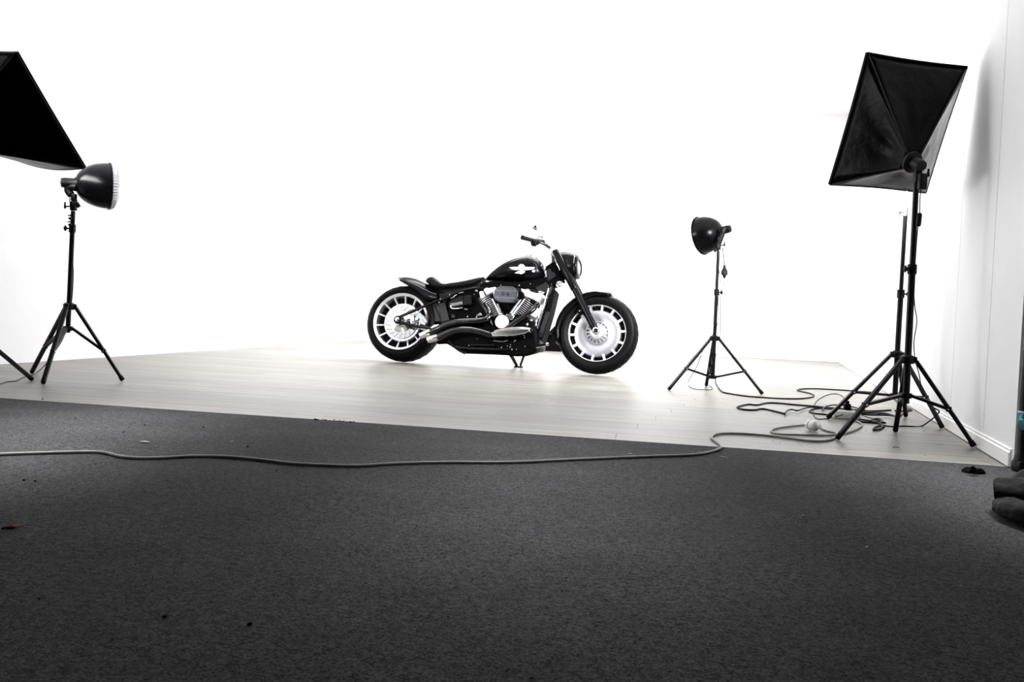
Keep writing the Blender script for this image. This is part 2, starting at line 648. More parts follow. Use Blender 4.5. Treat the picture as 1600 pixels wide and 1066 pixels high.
def bar(pts, r, k=6, n=10):
    """tube through (px, py, y) points"""
    mb = MB()
    mb.tube(spline([bk(*p) for p in pts], k), r, n)
    return mb


def se(v, e):
    return math.copysign(abs(v) ** e, v)


def loft_px(st, e=0.7, n=28, ypl=0.0):
    rings = []
    for (tx, ty, bx, by, hw) in st:
        T, B = bk(tx, ty, ypl), bk(bx, by, ypl)
        c, h = (T + B) / 2, (T - B) / 2
        rings.append([c + V((0, hw * se(math.cos(2 * math.pi * k / n), e), 0)) + h * se(math.sin(2 * math.pi * k / n), e) for k in range(n)])
    mb = MB()
    mb.loft(rings)
    return mb


YA = (0, -1, 0)


def tyre(name, parent, cx, w):
    Rr = 0.3245
    pr = [(0.243, .40 * w), (0.262, .47 * w), (Rr - .05, .5 * w), (Rr - .028, .455 * w), (Rr - .016, .38 * w), (Rr - .006, .25 * w), (Rr - .001, .12 * w), (Rr, 0)]
    prof = pr + [(r, -h) for r, h in pr[-2::-1]] + [(0.232, -.36 * w), (0.232, .36 * w)]
    mb = MB()
    mb.lathe(prof, (cx, 0, .325), YA, n=72, closed=True)
    o = mb.build(name, M['tyre'], parent, smooth=50)
    # tread: rows of slanted bars standing proud of the shoulders
    tb = MB()
    nb = 30
    for k in range(nb):
        for sd in (-1, 1):
            a = 2 * math.pi * (k + (0.5 if sd > 0 else 0)) / nb
            pts = []
            for i in range(4):
                f = i / 3
                yy = sd * w * (0.12 + 0.3 * f)
                aa = a + f * 0.13
                q = abs(yy) / w
                rad = Rr - .0005 - (0.016 * (q / .38) ** 2.2) if q < .38 else Rr - .0165 - (q - .38) / .075 * .012
                pts.append(V((cx + rad * math.cos(aa), yy, .325 + rad * math.sin(aa))))
            tb.tube(pts, [0.002, 0.0035, 0.0035, 0.002], 5)
    t = tb.build('tread_bars', M['deep_black'], parent, smooth=50)
    t['kind'] = 'stuff'
    return o


def ringp(r0, r1, y0, y1):
    return [(r0, y0), (r1, y0), (r1, y1), (r0, y1)]


def spoke_mb(cx, r0, r1, y0, y1, half0, half1, a=0.0, mb=None):
    mb = mb or MB()
    u = V((math.cos(a), 0, math.sin(a)))
    w = V((-math.sin(a), 0, math.cos(a)))
    c = V((cx, 0, 0 if cx == 0 and a == 0.0 and mb.v == [] else .325))
    vs = []
    for (r, h, yo, yi) in ((r0, half0, y0, y0 + .02), (r1, half1, y1, y1 + .02)):
        vs.append([c + u * r + w * h + V((0, yi, 0)), c + u * r + w * h * .7 + V((0, yo, 0)), c + u * r - w * h * .7 + V((0, yo, 0)), c + u * r - w * h + V((0, yi, 0))])
    mb.loft(vs)
    return mb


def spokes(name, cx, r0, r1, y0, y1, n, half0, half1, ph, m, par):
    o = None
    for k in range(n):
        if o is None:
            o = bp(name, spoke_mb(0, r0, r1, y0, y1, half0, half1), m, par)
        else:
            o = o.copy()
            COL.objects.link(o)
        o.location = (cx, 0, .325)
        o.rotation_euler = (0, ph + 2 * math.pi * k / n, 0)


# front wheel
FX = 1.665
fw = MB()
fw.lathe([(0.2255, .052), (0.245, .064), (0.247, .056), (0.247, -.056), (0.245, -.064), (0.2255, -.052)], (FX, 0, .325), YA, n=72, closed=True)
fwheel = bp('front_wheel', fw, 'alu')
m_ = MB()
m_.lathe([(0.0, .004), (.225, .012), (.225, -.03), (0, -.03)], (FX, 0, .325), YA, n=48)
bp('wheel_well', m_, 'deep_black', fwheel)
spokes('spoke', FX, .176, .231, -.042, -.056, 14, .0135, .0105, -.12, 'alu', fwheel)
m_ = MB()
m_.lathe([(.193, .006), (.193, .028), (.184, .040), (.160, .045), (.125, .040), (.100, .036), (.092, .042), (.0905, .056), (.087, .056), (.086, .046), (.0, .046)], (FX, 0, .325), YA, n=72)
bp('wheel_disc', m_, 'disc_metal', fwheel)
m_ = MB()
m_.lathe([(.085, .047), (.058, .062), (.058, .047)], (FX, 0, .325), YA, n=40, closed=True)
bp('hub_recess', m_, 'fin_recess', fwheel)
m_ = MB()
m_.lathe([(.060, .05), (.058, .072), (.045, .085), (.03, .088), (.0, .088)], (FX, 0, .325), YA, n=40)
bp('hub', m_, 'alu', fwheel)
spokes('hub_fin', FX, .054, .087, -.070, -.056, 16, .0028, .0028, 0, 'alu', fwheel)
tyre('front_tyre', fwheel, FX, .16)

# rear wheel
rw = MB()
rw.lathe([(0.222, .098), (0.243, .112), (0.246, .100), (0.246, -.100), (0.243, -.112), (0.222, -.098)], (0, 0, .325), YA, n=72, closed=True)
rwheel = bp('rear_wheel', rw, 'alu')
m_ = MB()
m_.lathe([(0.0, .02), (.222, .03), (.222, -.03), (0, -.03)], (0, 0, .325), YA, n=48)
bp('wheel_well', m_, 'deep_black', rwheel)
spokes('spoke', 0, .155, .229, -.060, -.098, 14, .0085, .0085, -.18, 'alu', rwheel)
m_ = MB()
m_.lathe([(.168, .03), (.168, .056), (.160, .066), (.12, .070), (.0, .070)], (0, 0, .325), YA, n=72)
bp('wheel_disc', m_, 'alu', rwheel)
m_ = MB()
m_.lathe([(.146, .082), (.146, .090), (.098, .090), (.098, .082)], (0, 0, .325), YA, n=60, closed=True)
m_.lathe([(.10, .07), (.098, .084), (.075, .092), (.055, .1), (.05, .15), (.03, .155), (0, .155)], (0, 0, .325), YA, n=40)
bp('brake_disc', m_, 'chrome', rwheel)
m_ = MB()
for k in range(36):
    a = 2 * math.pi * k / 36
    for j, rr in enumerate((.108, .122, .136)):
        if (k + j) % 2 == 0:
            m_.lathe([(.0042, 0), (.0042, .0008)], (rr * math.cos(a + j * .1), -.0902, .325 + rr * math.sin(a + j * .1)), YA, n=6)
o = bp('disc_holes', m_, 'deep_black', rwheel)
o['kind'] = 'stuff'
tyre('rear_tyre', rwheel, 0, .24)

# rear fender
st = [((623, 436), (624, 437.5), (624, 438.5)), ((635, 434.7), (637, 440), (636, 445.5)), ((650, 437), (651, 445.5), (648, 452)),
      ((662, 442), (663, 451.5), (658, 460.5)), ((672, 447), (673, 456.5), (667, 468)), ((682, 454), (683, 459.5), (683, 469))]
rings = []
for c_, s_, k_ in st:
    C_, S_, K_ = bk(*c_, 0), bk(*s_, -.118), bk(*k_, -.135)
    mid = C_ * .35 + V((S_.x, 0, S_.z)) * .65
    mid.z = max(mid.z, C_.z * .7 + S_.z * .3)
    half = [K_, S_, V((mid.x, -.08, mid.z)), V((C_.x, -.03, C_.z))]
    rings.append(half + [V((p.x, -p.y, p.z)) for p in half[::-1]])
sm = []
for j in range(len(rings[0])):
    sm.append(spline([r[j] for r in rings], 5))
rings = [[sm[j][i] for j in range(len(sm))] for i in range(len(sm[0]))]
mb = MB()
mb.loft(rings, cap=False, closed=False)
rf = bp('rear_fender', mb, 'gloss_black', smooth=50)
so = rf.modifiers.new('solid', 'SOLIDIFY')
so.thickness = .006
so.offset = 0
bp('fender_highlight', bar([(637, 440.5, -.121), (651, 446, -.121), (663, 452, -.121), (673, 457, -.121), (682, 459.8, -.121)], .0022), 'grey_metal', rf)  # grey line standing in for the highlight along the fender edge
bp('tail_light', pprism([(646, 447), (651, 446.2), (652, 449), (647, 450)], -.05, .1), 'deep_black', rf)
# inner fender plates between tyre and frame
bp('inner_fender', pprism([(676, 474), (681, 476), (690, 503), (679, 503), (672, 490)], -.1, .2), 'dark_grey', bevel=.006)
bp('inner_fender', pprism([(684, 474), (696, 472), (702, 501), (689, 504)], -.13, .26), 'dark_grey', bevel=.006)
bp('fender_strut', pprism([(686, 458.5), (704, 458.7), (707, 461), (703, 464), (687, 468.5)], -.15, .3), 'satin_black', bevel=.004)

# seat
seat = loft_px([(670.5, 442.5, 672, 446, .10), (673, 439.5, 676, 450, .13), (677, 437, 681, 454.5, .145), (682, 435.8, 686, 456.8, .15), (686, 438.5, 691, 457.2, .15),
                (691, 443.5, 696, 457.3, .148), (696, 447.4, 701, 457, .145), (702, 447.8, 708, 456.2, .14), (711, 446, 716, 455, .135), (721, 443.8, 726, 453.6, .12),
                (732, 441, 737, 451.2, .105), (743, 438, 746, 447.6, .09), (752, 435.8, 753, 441.6, .075), (758, 434.8, 757.5, 436.6, .05)], e=.62)
bp('seat', seat, 'leather', smooth=60)

# tank
tk = loft_px([(759, 437, 760, 438.6, .015), (762, 434, 763, 439.2, .04), (767, 429.8, 768, 440, .068), (773, 425.2, 775, 440.4, .09), (781, 419.4, 784, 440.8, .113),
              (790, 414, 794, 441.2, .134), (800, 409.3, 805, 441.8, .149), (810, 405.6, 815, 442.2, .157), (820, 402.9, 825, 442.6, .158), (828, 402, 834, 442.6, .152),
              (836, 403.6, 842, 441.4, .140), (842, 407.6, 847, 439, .122), (847, 413.5, 850.5, 436, .098), (850.5, 420, 852.5, 431.5, .06)], e=.78, n=40)
from mathutils.bvhtree import BVHTree
tbvh = BVHTree.FromPolygons(tk.v, tk.f)
tank = bp('fuel_tank', tk, 'gloss_black', smooth=70)


def ontank(px, py, off=.002):
    p = bk(px, py, -.15)
    for _ in range(3):
        h = tbvh.ray_cast(V((p.x, -1, p.z)), V((0, 1, 0)))
        if h[0] is None:
            return V((p.x, -.12, p.z))
        p = bk(px, py, h[0].y)
    return V((p.x, h[0].y - off, p.z))


def E_(u, v):
    return (780 + u / 15.23, 395 + v / 15.23)


def decal(mb, poly, th=.003):
    """outline (photo pts) laid on the tank side, with a small thickness"""
    P = [ontank(*p, off=th) for p in poly]
    c0 = (sum(p[0] for p in poly) / len(poly), sum(p[1] for p in poly) / len(poly))
    c = ontank(*c0, off=th * 1.6)
    n = len(P)
    o = len(mb.v)
    mb.add(P + [p + V((0, th + .002, 0)) for p in P] + [c], [(i, (i + 1) % n, 2 * n) for i in range(n)] + [(i, i + n, (i + 1) % n + n, (i + 1) % n) for i in range(n)])


em = MB()
decal(em, [E_(240, 352), (E_(350, 338)), E_(460, 338), E_(470, 405), E_(400, 418), E_(310, 400)])
decal(em, [E_(610, 338), E_(730, 342), E_(855, 352), E_(800, 398), E_(700, 412), E_(610, 420)])
decal(em, [E_(430, 430), E_(520, 440), E_(615, 428), E_(608, 475), E_(530, 515), E_(480, 500), E_(365, 490), E_(400, 460), E_(450, 455)])
decal(em, [E_(780, 440), E_(815, 405), E_(850, 425), E_(850, 465), E_(790, 462)])
emb = bp('tank_emblem', em, 'emblem', tank, smooth=30)
em = MB()
decal(em, [E_(535 + 82 * math.cos(t * math.pi / 10), 356 + 82 * math.sin(t * math.pi / 10)) for t in range(20)], th=.006)
bp('emblem_medal', em, 'emblem', tank, smooth=30)
em = MB()
ringpts = [ontank(*E_(535 + 58 * math.cos(t * math.pi / 12), 358 + 58 * math.sin(t * math.pi / 12)), off=.0085) for t in range(25)]
em.tube(ringpts, .0014, 6)
em.tube([ontank(*E_(u, v), off=.007) for u, v in ((470, 470), (530, 468), (585, 455))], .0013, 6)
em.tube([ontank(*E_(u, v), off=.006) for u, v in ((650, 375), (735, 378))], .0012, 6)
bp('emblem_engraving', em, 'grey_metal', tank)
em = MB()
em.tube([ontank(*E_(u, v), off=.0005) for u, v in ((840, 240), (880, 290), (903, 350), (903, 410), (885, 480), (840, 545), (770, 590))], .0011, 6)
em.tube([ontank(*E_(u, v), off=.0005) for u, v in ((500, 185), (600, 168), (700, 172), (790, 195), (840, 240))], .0009, 6)
bp('pinstripe', em, 'grey_metal', tank)
mb = MB()
for px, py, rr in ((819.5, 401.5, .011), (823.5, 400, .014), (828.8, 400.3, .011)):
    p = bk(px, py + 1.5, 0)
    mb.lathe([(rr * 1.3, 0), (rr * 1.3, .006), (rr, .008), (rr, .016), (rr * .6, .021), (0, .021)], p - V((0, 0, .006)), (0, 0, 1), n=14)
bp('fuel_cap', mb, 'deep_black', tank)
bp('tank_console', bar([(836, 401.8, 0), (842, 406, 0), (847, 412.5, 0), (850, 418, 0)], [.02] * 19), 'chrome', tank)
bp('console_trim', bar([(837, 404, -.05), (843, 409.5, -.05), (848, 416, -.05)], .008), 'gloss_black', tank)

# frame backbone and black masses between tank and engine
bp('frame_backbone', pprism([(752, 441), (772, 439), (810, 440), (850, 434), (858, 430), (862, 446), (852, 462), (836, 452), (800, 449), (765, 452), (748, 450)], -.075, .15), 'deep_black', bevel=.006)
bp('frame_gusset', pprism([(836, 449), (853, 441), (858, 446), (853, 458), (842, 456)], -.1, .2), 'dark_grey', bevel=.004)
bp('battery_box', pprism([(697, 470), (722, 455), (748, 449), (766, 450), (778, 472), (786, 492), (768, 503), (702, 503)], -.105, .21), 'deep_black', bevel=.008)
ck = bp('crankcase', low_prism([(758, 499), (776, 492), (812, 492), (834, 503), (838, 520), (840, 540), (836, 552), (822, 557), (806, 557.5), (790, 555.5), (764, 540), (752, 515)], -.17, .34), 'deep_black', bevel=.02)
bp('lower_frame', low_prism([(680, 520), (700, 512), (760, 512), (800, 530), (800, 556), (770, 554.5), (727, 553), (712, 546.5), (703, 540.5), (698, 537.5), (682, 538.5)], -.15, .30), 'deep_black', bevel=.012)
bp('frame_rail', bar([(712, 542, -.19), (724, 544.2, -.19), (750, 545.6, -.19), (778, 546.2, -.19), (800, 546, -.19)], .011), 'gloss_black')
bp('frame_rail', bar([(736, 539, -.185), (755, 539.5, -.185), (772, 539.8, -.185)], .006), 'gloss_black')
bp('stand_bracket', bar([(699, 531.5, -.18), (706, 538, -.18), (716, 546.5, -.18), (727, 552, -.18)], .012), 'satin_black')

# engine
eng = bp('engine_block', pprism([(766, 468), (812, 466), (828, 478), (812, 497), (780, 497)], -.06, .14), 'deep_black')


def cylinder(b0, b1, y, nf):
    P, Q = bk(*b0, y), bk(*b1, y)
    ax = (Q - P)
    L = ax.length
    mb = MB()
    mb.lathe([(.050, 0), (.050, L), (0, L)], P, ax, n=24)
    body = bp('cylinder', mb, 'deep_black')
    mb = MB()
    for k in range(nf):
        h = L * (k + .5) / nf
        mb.lathe([(.049, h - .0024), (.072, h - .0018), (.072, h + .0018), (.049, h + .0024)], P, ax, n=28, closed=True)
    bp('cylinder_fins', mb, 'alu', body)


cylinder((776.5, 497.5), (756.5, 464.5), -.055, 13)
cylinder((806.5, 498), (829, 466), -.055, 13)
rc = bp('rocker_cover', pprism([(813.5, 450.5), (822, 452.5), (831, 456), (845.5, 460.5), (845, 464), (839.5, 471.7), (833, 468), (827, 465.5), (817, 462.5)], -.135, .17), 'bright_metal', bevel=.008)
bp('rocker_cover', pprism([(747.8, 455.8), (754, 454.5), (759, 463.5), (751, 468.2)], -.13, .16), 'bright_metal', bevel=.008)
bp('rocker_box', pprism([(754.8, 452.8), (760, 449.2), (763, 450.3), (774.5, 448.2), (770, 456), (760.5, 461.5)], -.145, .17), 'bright_metal', bevel=.007)
bp('rocker_box', pprism([(841, 454), (850, 456.5), (849, 459.5), (841, 457)], -.12, .14), 'chrome', bevel=.004)
bp('rocker_box', pprism([(822, 451), (827, 451.6), (827.5, 454), (823, 453)], -.13, .14), 'chrome', bevel=.003)
bp('head_block', pprism([(815, 459), (838, 470), (836, 476), (820, 468)], -.12, .16), 'deep_black')
for a, b in (((769, 467, -.16), (781.5, 491.5, -.175)), ((777.5, 475, -.14), (782.5, 491, -.16)), ((820.3, 467, -.16), (800, 492.5, -.175)), ((815, 466, -.14), (798, 490, -.16))):
    P, Q = bk(*a), bk(*b)
    d = Q - P
    mb = MB()
    mb.lathe([(.0, 0), (.0075, .001), (.0075, d.length * .45), (.0105, d.length * .47), (.0105, d.length * .95), (.014, d.length), (0, d.length)], P, d, n=12)
    bp('pushrod_tube', mb, 'alu')
bp('lifter_block', pprism([(776, 497), (779, 491), (785, 489), (790, 493), (790, 499), (778, 502)], -.185, .08), 'chrome', bevel=.006)
bp('lifter_block', pprism([(790, 491), (797, 489.5), (804, 493), (802, 500), (792, 501)], -.185, .08), 'chrome', bevel=.006)
mb = MB()
mb.lathe([(.056, 0), (.056, .03), (.053, .036), (.048, .036), (.046, .033), (.042, .038), (.02, .042), (0, .043)], bk(785.4, 504, -.18), YA, n=48)
cam = bp('cam_cover', mb, 'bright_metal')
mb = MB()
mb.lathe([(.0565, .0), (.062, .0), (.062, .012), (.0565, .014)], bk(785.4, 504, -.18), YA, n=48, closed=True)
bp('cover_gasket', mb, 'deep_black', cam)
mb = MB()
mb.lathe([(.0405, .0385), (.0425, .0375), (.0425, .040), (.0405, .0405)], bk(785.4, 504, -.18), YA, n=48, closed=True)
bp('cover_groove', mb, 'grey_metal', cam)
bp('cam_housing', pprism([(775, 500), (784, 493.5), (797, 495), (806, 502), (812, 510), (805, 514), (776, 515), (773, 508)], -.16, .1), 'grey_metal', bevel=.01)
bp('bracket_plate', pprism([(766, 504), (770.5, 509), (767, 499)], -.2, .02), 'chrome')
bp('bracket_plate', pprism([(744, 493), (750, 488.5), (754, 493), (748, 494)], -.2, .02), 'chrome', bevel=.003)

# air cleaner, with its number
aC = bk(789.6, 459.6, -.262)
aX, aZ = .1015, .0655


def stad(a, b, y, n=16, c=aC):
    pts = []
    for sx in (1, -1):
        for k in range(n + 1):
            t = -math.pi / 2 + math.pi * k / n
            pts.append(V((c.x + sx * (a - b) + sx * b * math.cos(t), y, c.z + sx * b * math.sin(t))))
    return pts


yo = aC.y
mb = MB()
mb.loft([stad(aX * .90, aZ * .86, yo + .10), stad(aX * .96, aZ * .93, yo + .05), stad(aX * .98, aZ * .97, yo + .02)])
air = bp('air_cleaner', mb, 'satin_black', smooth=40)
mb = MB()
mb.loft([stad(aX * .97, aZ * .96, yo + .022), stad(aX, aZ, yo + .014), stad(aX, aZ, yo + .006), stad(aX * .97, aZ * .95, yo), stad(aX * .92, aZ * .88, yo + .003), stad(aX * .90, aZ * .86, yo + .006)])
bp('cover_rim', mb, 'grey_metal', air, smooth=35)
mb = MB()
bandz = aZ * .40


def clipz(pts, z0, z1):
    out = []
    for p in pts:
        out.append(V((p.x, p.y, min(max(p.z, aC.z + z0), aC.z + z1))))
    return out


mb.loft([clipz(stad(aX * .91, aZ * .87, y), -bandz, bandz) for y in (yo + .008, yo - .001)])
bp('cover_band', mb, 'cover_grey', air, smooth=0)
mb = MB()
for z0, z1 in ((bandz * 1.2, aZ), (-aZ, -bandz * 1.2)):
    mb.loft([clipz(stad(aX * .91, aZ * .87, y), z0, z1) for y in (yo + .008, yo + .002)])
bp('cover_panel', mb, 'cover_grey', air, smooth=0)
mb = MB()
yt = yo - .002


def stroke(x0, z0, x1, z1, w):
    a, b = V((aC.x + x0, yt, aC.z + z0)), V((aC.x + x1, yt, aC.z + z1))
    d = (b - a).normalized()
    nn = V((-d.z, 0, d.x)) * w / 2
    mb.prism([a - nn, b - nn, b + nn, a + nn], (0, .0025, 0))


S_ = 1.0
for ox in (-.026, -.012):
    stroke(ox, -.013, ox, .013, .007)
    stroke(ox - .005, .0105, ox, .0105, .004)
    stroke(ox - .006, -.0115, ox + .006, -.0115, .004)
stroke(.026, -.013, .026, .013, .007)
stroke(.002, -.005, .034, -.005, .005)
stroke(.0035, -.0045, .0245, .0125, .005)
stroke(.019, -.0115, .033, -.0115, .004)
for ox in (-.055, .055):
    mb.lathe([(.0035, -.0008), (.0035, .001)], (aC.x + ox, yt, aC.z), YA, n=10)
bp('number_114', mb, 'ink', air, smooth=0)
bp('intake_neck', bar([(812, 462, -.16), (815, 462, -.10)], .035, n=16), 'satin_black', air)

# exhausts
ex = bp('exhaust_pipe', bar([(757, 474, -.1), (763, 482, -.15), (765.5, 491, -.19), (761, 498, -.215), (750, 501.5, -.225), (735, 502.6, -.23), (716, 503.6, -.235), (699, 507.6, -.24), (684, 514.2, -.245), (671, 520, -.25)],
                          [.017] * 6 + [.019] * 6 + [.022] * 6 + [.024] * 6 + [.026] * 6 + [.027] * 6 + [.028] * 6 + [.028] * 6 + [.027] * 7, n=18), 'pipe_black')
ex2 = bp('exhaust_pipe', bar([(839, 474, -.11), (833, 484, -.16), (818, 495, -.18), (804, 505, -.2), (790, 516, -.21), (778, 523, -.22), (766, 523.6, -.235), (752, 519.4, -.245), (738, 516.4, -.25), (722, 515.4, -.255), (707, 517.8, -.26), (692, 523.6, -.265), (683, 528, -.268)],
                           [.02] * 12 + [.022] * 12 + [.024] * 12 + [.026] * 12 + [.027] * 12 + [.028] * 12 + [.028], n=18), 'pipe_black')
for p0, p1, par in (((672.5, 518.5, -.25), (656.5, 525.5, -.256), ex), ((684.5, 526.8, -.268), (668, 531.5, -.274), ex2)):
    P, Q = bk(*p0), bk(*p1)
    d = Q - P
    mb = MB()
    mb.lathe([(.026, 0), (.0275, .01), (.027, d.length * .7), (.0255, d.length), (.022, d.length), (.021, d.length * .6), (0, d.length * .6)], P, d, n=24)
    bp('exhaust_tip', mb, 'chrome', par)
P = [(673, 511, -.255), (678, 508.6, -.255), (684, 507, -.255), (686, 509, -.255), (676, 514, -.255)]
bp('pipe_clamp', pprism([(672, 512), (678, 507.5), (685, 507), (686, 509.5), (676, 513.5)], -.262, .02), 'chrome', ex, bevel=.003)

# swingarm, axle, rear brake
sw = bp('swingarm', bar([(623, 496, -.185), (645, 486.5, -.18), (668, 476.5, -.17), (690, 468, -.16)], [.012] * 19, n=12), 'gloss_black')
bp('swingarm_strut', bar([(623.5, 503.5, -.185), (645, 508.5, -.18), (668, 512, -.17), (694, 514.5, -.16)], [.013] * 19, n=12), 'gloss_black', sw)
bp('frame_tube', bar([(688, 470.5, -.17), (697, 465.5, -.17), (706, 461.5, -.17), (716, 457, -.165), (728, 453.5, -.155), (744, 450.5, -.14)], .012), 'gloss_black')
mb = MB()
mb.lathe([(.034, -.03), (.034, .004), (.028, .008), (0, .008)], bk(621.3, 499.6, -.185), YA, n=28)
bp('axle_carrier', mb, 'gloss_black', sw)
mb = MB()
mb.lathe([(.021, -.002), (.021, .006), (.015, .008), (.014, .018), (.007, .02), (0, .012)], bk(620.8, 499.4, -.192), YA, n=6)
bp('axle_nut', mb, 'chrome', sw)
cal = bp('brake_caliper', pprism([(639.5, 491.5), (646, 489.5), (647.5, 502), (641.5, 503.5)], -.14, .05), 'alu', bevel=.006)
bp('caliper_body', pprism([(650, 489), (656, 488), (664, 495), (668, 502), (664, 509), (655, 506), (650, 498)], -.15, .06), 'grey_metal', cal, bevel=.006)
bp('caliper_cap', pprism([(656, 493), (663, 497), (667, 505), (661, 504)], -.158, .02), 'chrome', cal, bevel=.003)
mb = MB()
mb.lathe([(.016, 0), (.016, .012), (.01, .014), (0, .014)], bk(652, 499, -.155), YA, n=12)
bp('caliper_pin', mb, 'chrome', cal)

# side cover with badge
sc = bp('side_cover', pprism([(699.5, 471), (708, 465.5), (720, 460.5), (733, 459.5), (736, 468), (734, 477), (722, 479.5), (704, 482.5), (700, 478)], -.165, .06), 'gloss_black', bevel=.012)
bp('side_badge', pprism([(703.5, 474.3), (722.5, 471), (722.5, 475.3), (705, 478.8)], -.170, .006), 'chrome', sc, bevel=.0015)
bp('side_lever', bar([(703.5, 477.5, -.17), (705, 481, -.172), (709, 482.3, -.172), (716, 482, -.172), (723, 481.2, -.17)], .0045), 'chrome', sc)
bp('electrics_cover', pprism([(705, 491.5), (710, 491.5), (710, 497), (705.5, 497)], -.14, .04), 'dark_grey', bevel=.003)
bp('oil_reservoir', pprism([(722, 462), (736, 461), (737, 476.5), (724, 478)], -.172, .05), 'satin_black', bevel=.012)
bp('chrome_strip', pprism([(704, 465.6), (710, 463), (710.5, 464.3), (704.5, 467)], -.185, .01), 'chrome')
bp('chrome_strip', pprism([(716, 457.6), (724, 456), (724.5, 457.3), (717, 458.6)], -.18, .01), 'chrome')
bp('chrome_strip', pprism([(725, 482), (731, 482.8), (730, 484.3), (725, 483.5)], -.16, .01), 'chrome')
mb = MB()
mb.lathe([(.0, -.012), (.007, -.010), (.0095, -.003), (.0095, .003), (.007, .010), (0, .012)], (0, 0, 0), YA, n=12)
b0 = None
for px, py, y, s in ((688.5, 467.7, -.19, .8), (703, 461, -.19, .8), (686.5, 473, -.185, .8), (744.7, 454.8, -.16, 1.3), (731, 495.3, -.17, 1.0), (745, 496, -.18, 1.0),
                     (805.5, 532.5, -.21, .9), (804, 534, -.21, .7), (798, 539, -.2, .7), (797.5, 542.5, -.2, .8), (784, 543.3, -.21, .8), (800.3, 546.6, -.2, .9), (820, 527.6, -.2, .7),
                     (836, 529.4, -.15, .9), (807, 546.3, -.2, .6), (820.5, 541.5, -.19, .7), (793, 541, -.2, .6), (741, 460.5, -.15, .5), (811.5, 446.5, -.1, .9), (783, 446, -.1, .6),
                     (840, 474, -.13, .8), (855, 466, -.1, .8), (746, 529.5, -.19, .5), (733, 540, -.2, .5), (829, 444, -.1, .6), (753, 442.5, -.08, .7), (846.5, 415, -.08, .9)):
    if b0 is None:
        b0 = bp('bolt', mb, 'chrome')
        o = b0
    else:
        o = b0.copy()
        COL.objects.link(o)
        o.parent = bike
    o.location = bk(px, py, y)
    o.scale = (s * .8, s * .8, s * .8)
# foot controls
xs0, xs1 = bk(767, 519.5, -.28), bk(829, 511.5, -.28)
top, bot = [], []
N = 20
for k in range(N + 1):
    t = math.pi * k / N
    f = (1 - math.cos(t)) / 2
    x = xs0.x + (xs1.x - xs0.x) * f
    z = xs0.z + (xs1.z - xs0.z) * (f ** .7)
    yv = -.20 - .14 * math.sin(t) ** .7
    top.append(V((x, yv, z)))
    bot.append(V((x, yv * .97, z - .016)))
mb = MB()
mb.loft([top, bot])
fb = bp('footboard', mb, 'chrome', smooth=30)
bp('footboard_bracket', pprism([(767.5, 519.5), (790, 517), (826, 513.5), (827.5, 517.5), (818, 521.5), (800, 524.5), (769, 525.5)], -.30, .1), 'chrome', fb, bevel=.004)
bp('exhaust_shield', pprism([(776, 521), (800, 517), (812, 519), (797, 523.5), (777, 525)], -.25, .02), 'chrome', fb, bevel=.004)
bpd = bp('brake_pedal', bar([(828, 541, -.2), (838, 539.5, -.24), (847, 539, -.27), (854, 537.6, -.29)], .010), 'satin_black')
mb = MB()
mb.lathe([(0, -.016), (.011, -.012), (.0135, 0), (.011, .012), (0, .016)], bk(855.5, 538, -.29), YA, n=14)
bp('pedal_tip', mb, 'chrome', bpd)
bp('pedal_rod', bar([(838, 543.5, -.22), (846, 542, -.25), (852, 540, -.27)], .003), 'chrome', bpd)
bp('linkage', bar([(771, 532.5, -.2), (780, 533.6, -.2), (787, 534, -.2), (793, 532, -.2)], .004), 'grey_metal')
bp('linkage', bar([(809, 521, -.2), (812, 526, -.2), (816, 519.5, -.2)], .003), 'chrome')
bp('chrome_elbow', bar([(823, 509, -.16), (827, 504, -.15), (830, 501, -.14)], .016), 'chrome')

# radiator, down tubes
bp('down_tube', bar([(861, 444, -.055), (853, 472, -.06), (844, 502, -.065), (836, 531, -.065)], .017, n=14), 'gloss_black')
mb = MB()
mb.tube([bk(861, 444, -.055) * 1 + V((0, .11, 0)), bk(836, 531, -.065) + V((0, .13, 0))], .017, 12)
bp('down_tube', mb, 'gloss_black')
bp('tube_highlight', bar([(857, 451, -.1), (851, 473, -.105), (845, 494, -.105), (838, 517, -.1)], .0055), 'chrome')  # chrome strip put in as the bright highlight on the down tube
bp('coolant_hose', bar([(840.5, 494, -.12), (838, 501, -.12), (836.5, 512, -.12), (833, 524, -.11)], .009), 'chrome')
bp('radiator', pprism([(862, 456), (868, 452), (860, 486), (846, 533), (838, 530), (847, 497)], -.085, .17), 'deep_black', bevel=.004)
mb = MB()
for k in range(24):
    f = k / 23
    cx, cy = 856 - 12.5 * f, 488 + 38 * f
    mb.box(bk(cx, cy, -.088), (.034, .004, .0035))
o = bp('radiator_fins', mb, 'cover_grey')
o['kind'] = 'stuff'
bp('regulator_cover', pprism([(836, 527), (845, 531.5), (844, 541), (838, 545), (834, 540)], -.1, .2), 'dark_grey', bevel=.006)
bp('oil_filter', low_prism([(829, 543), (838, 541.5), (839, 549), (833, 554.5), (827, 553)], -.11, .2), 'satin_black', bevel=.012)

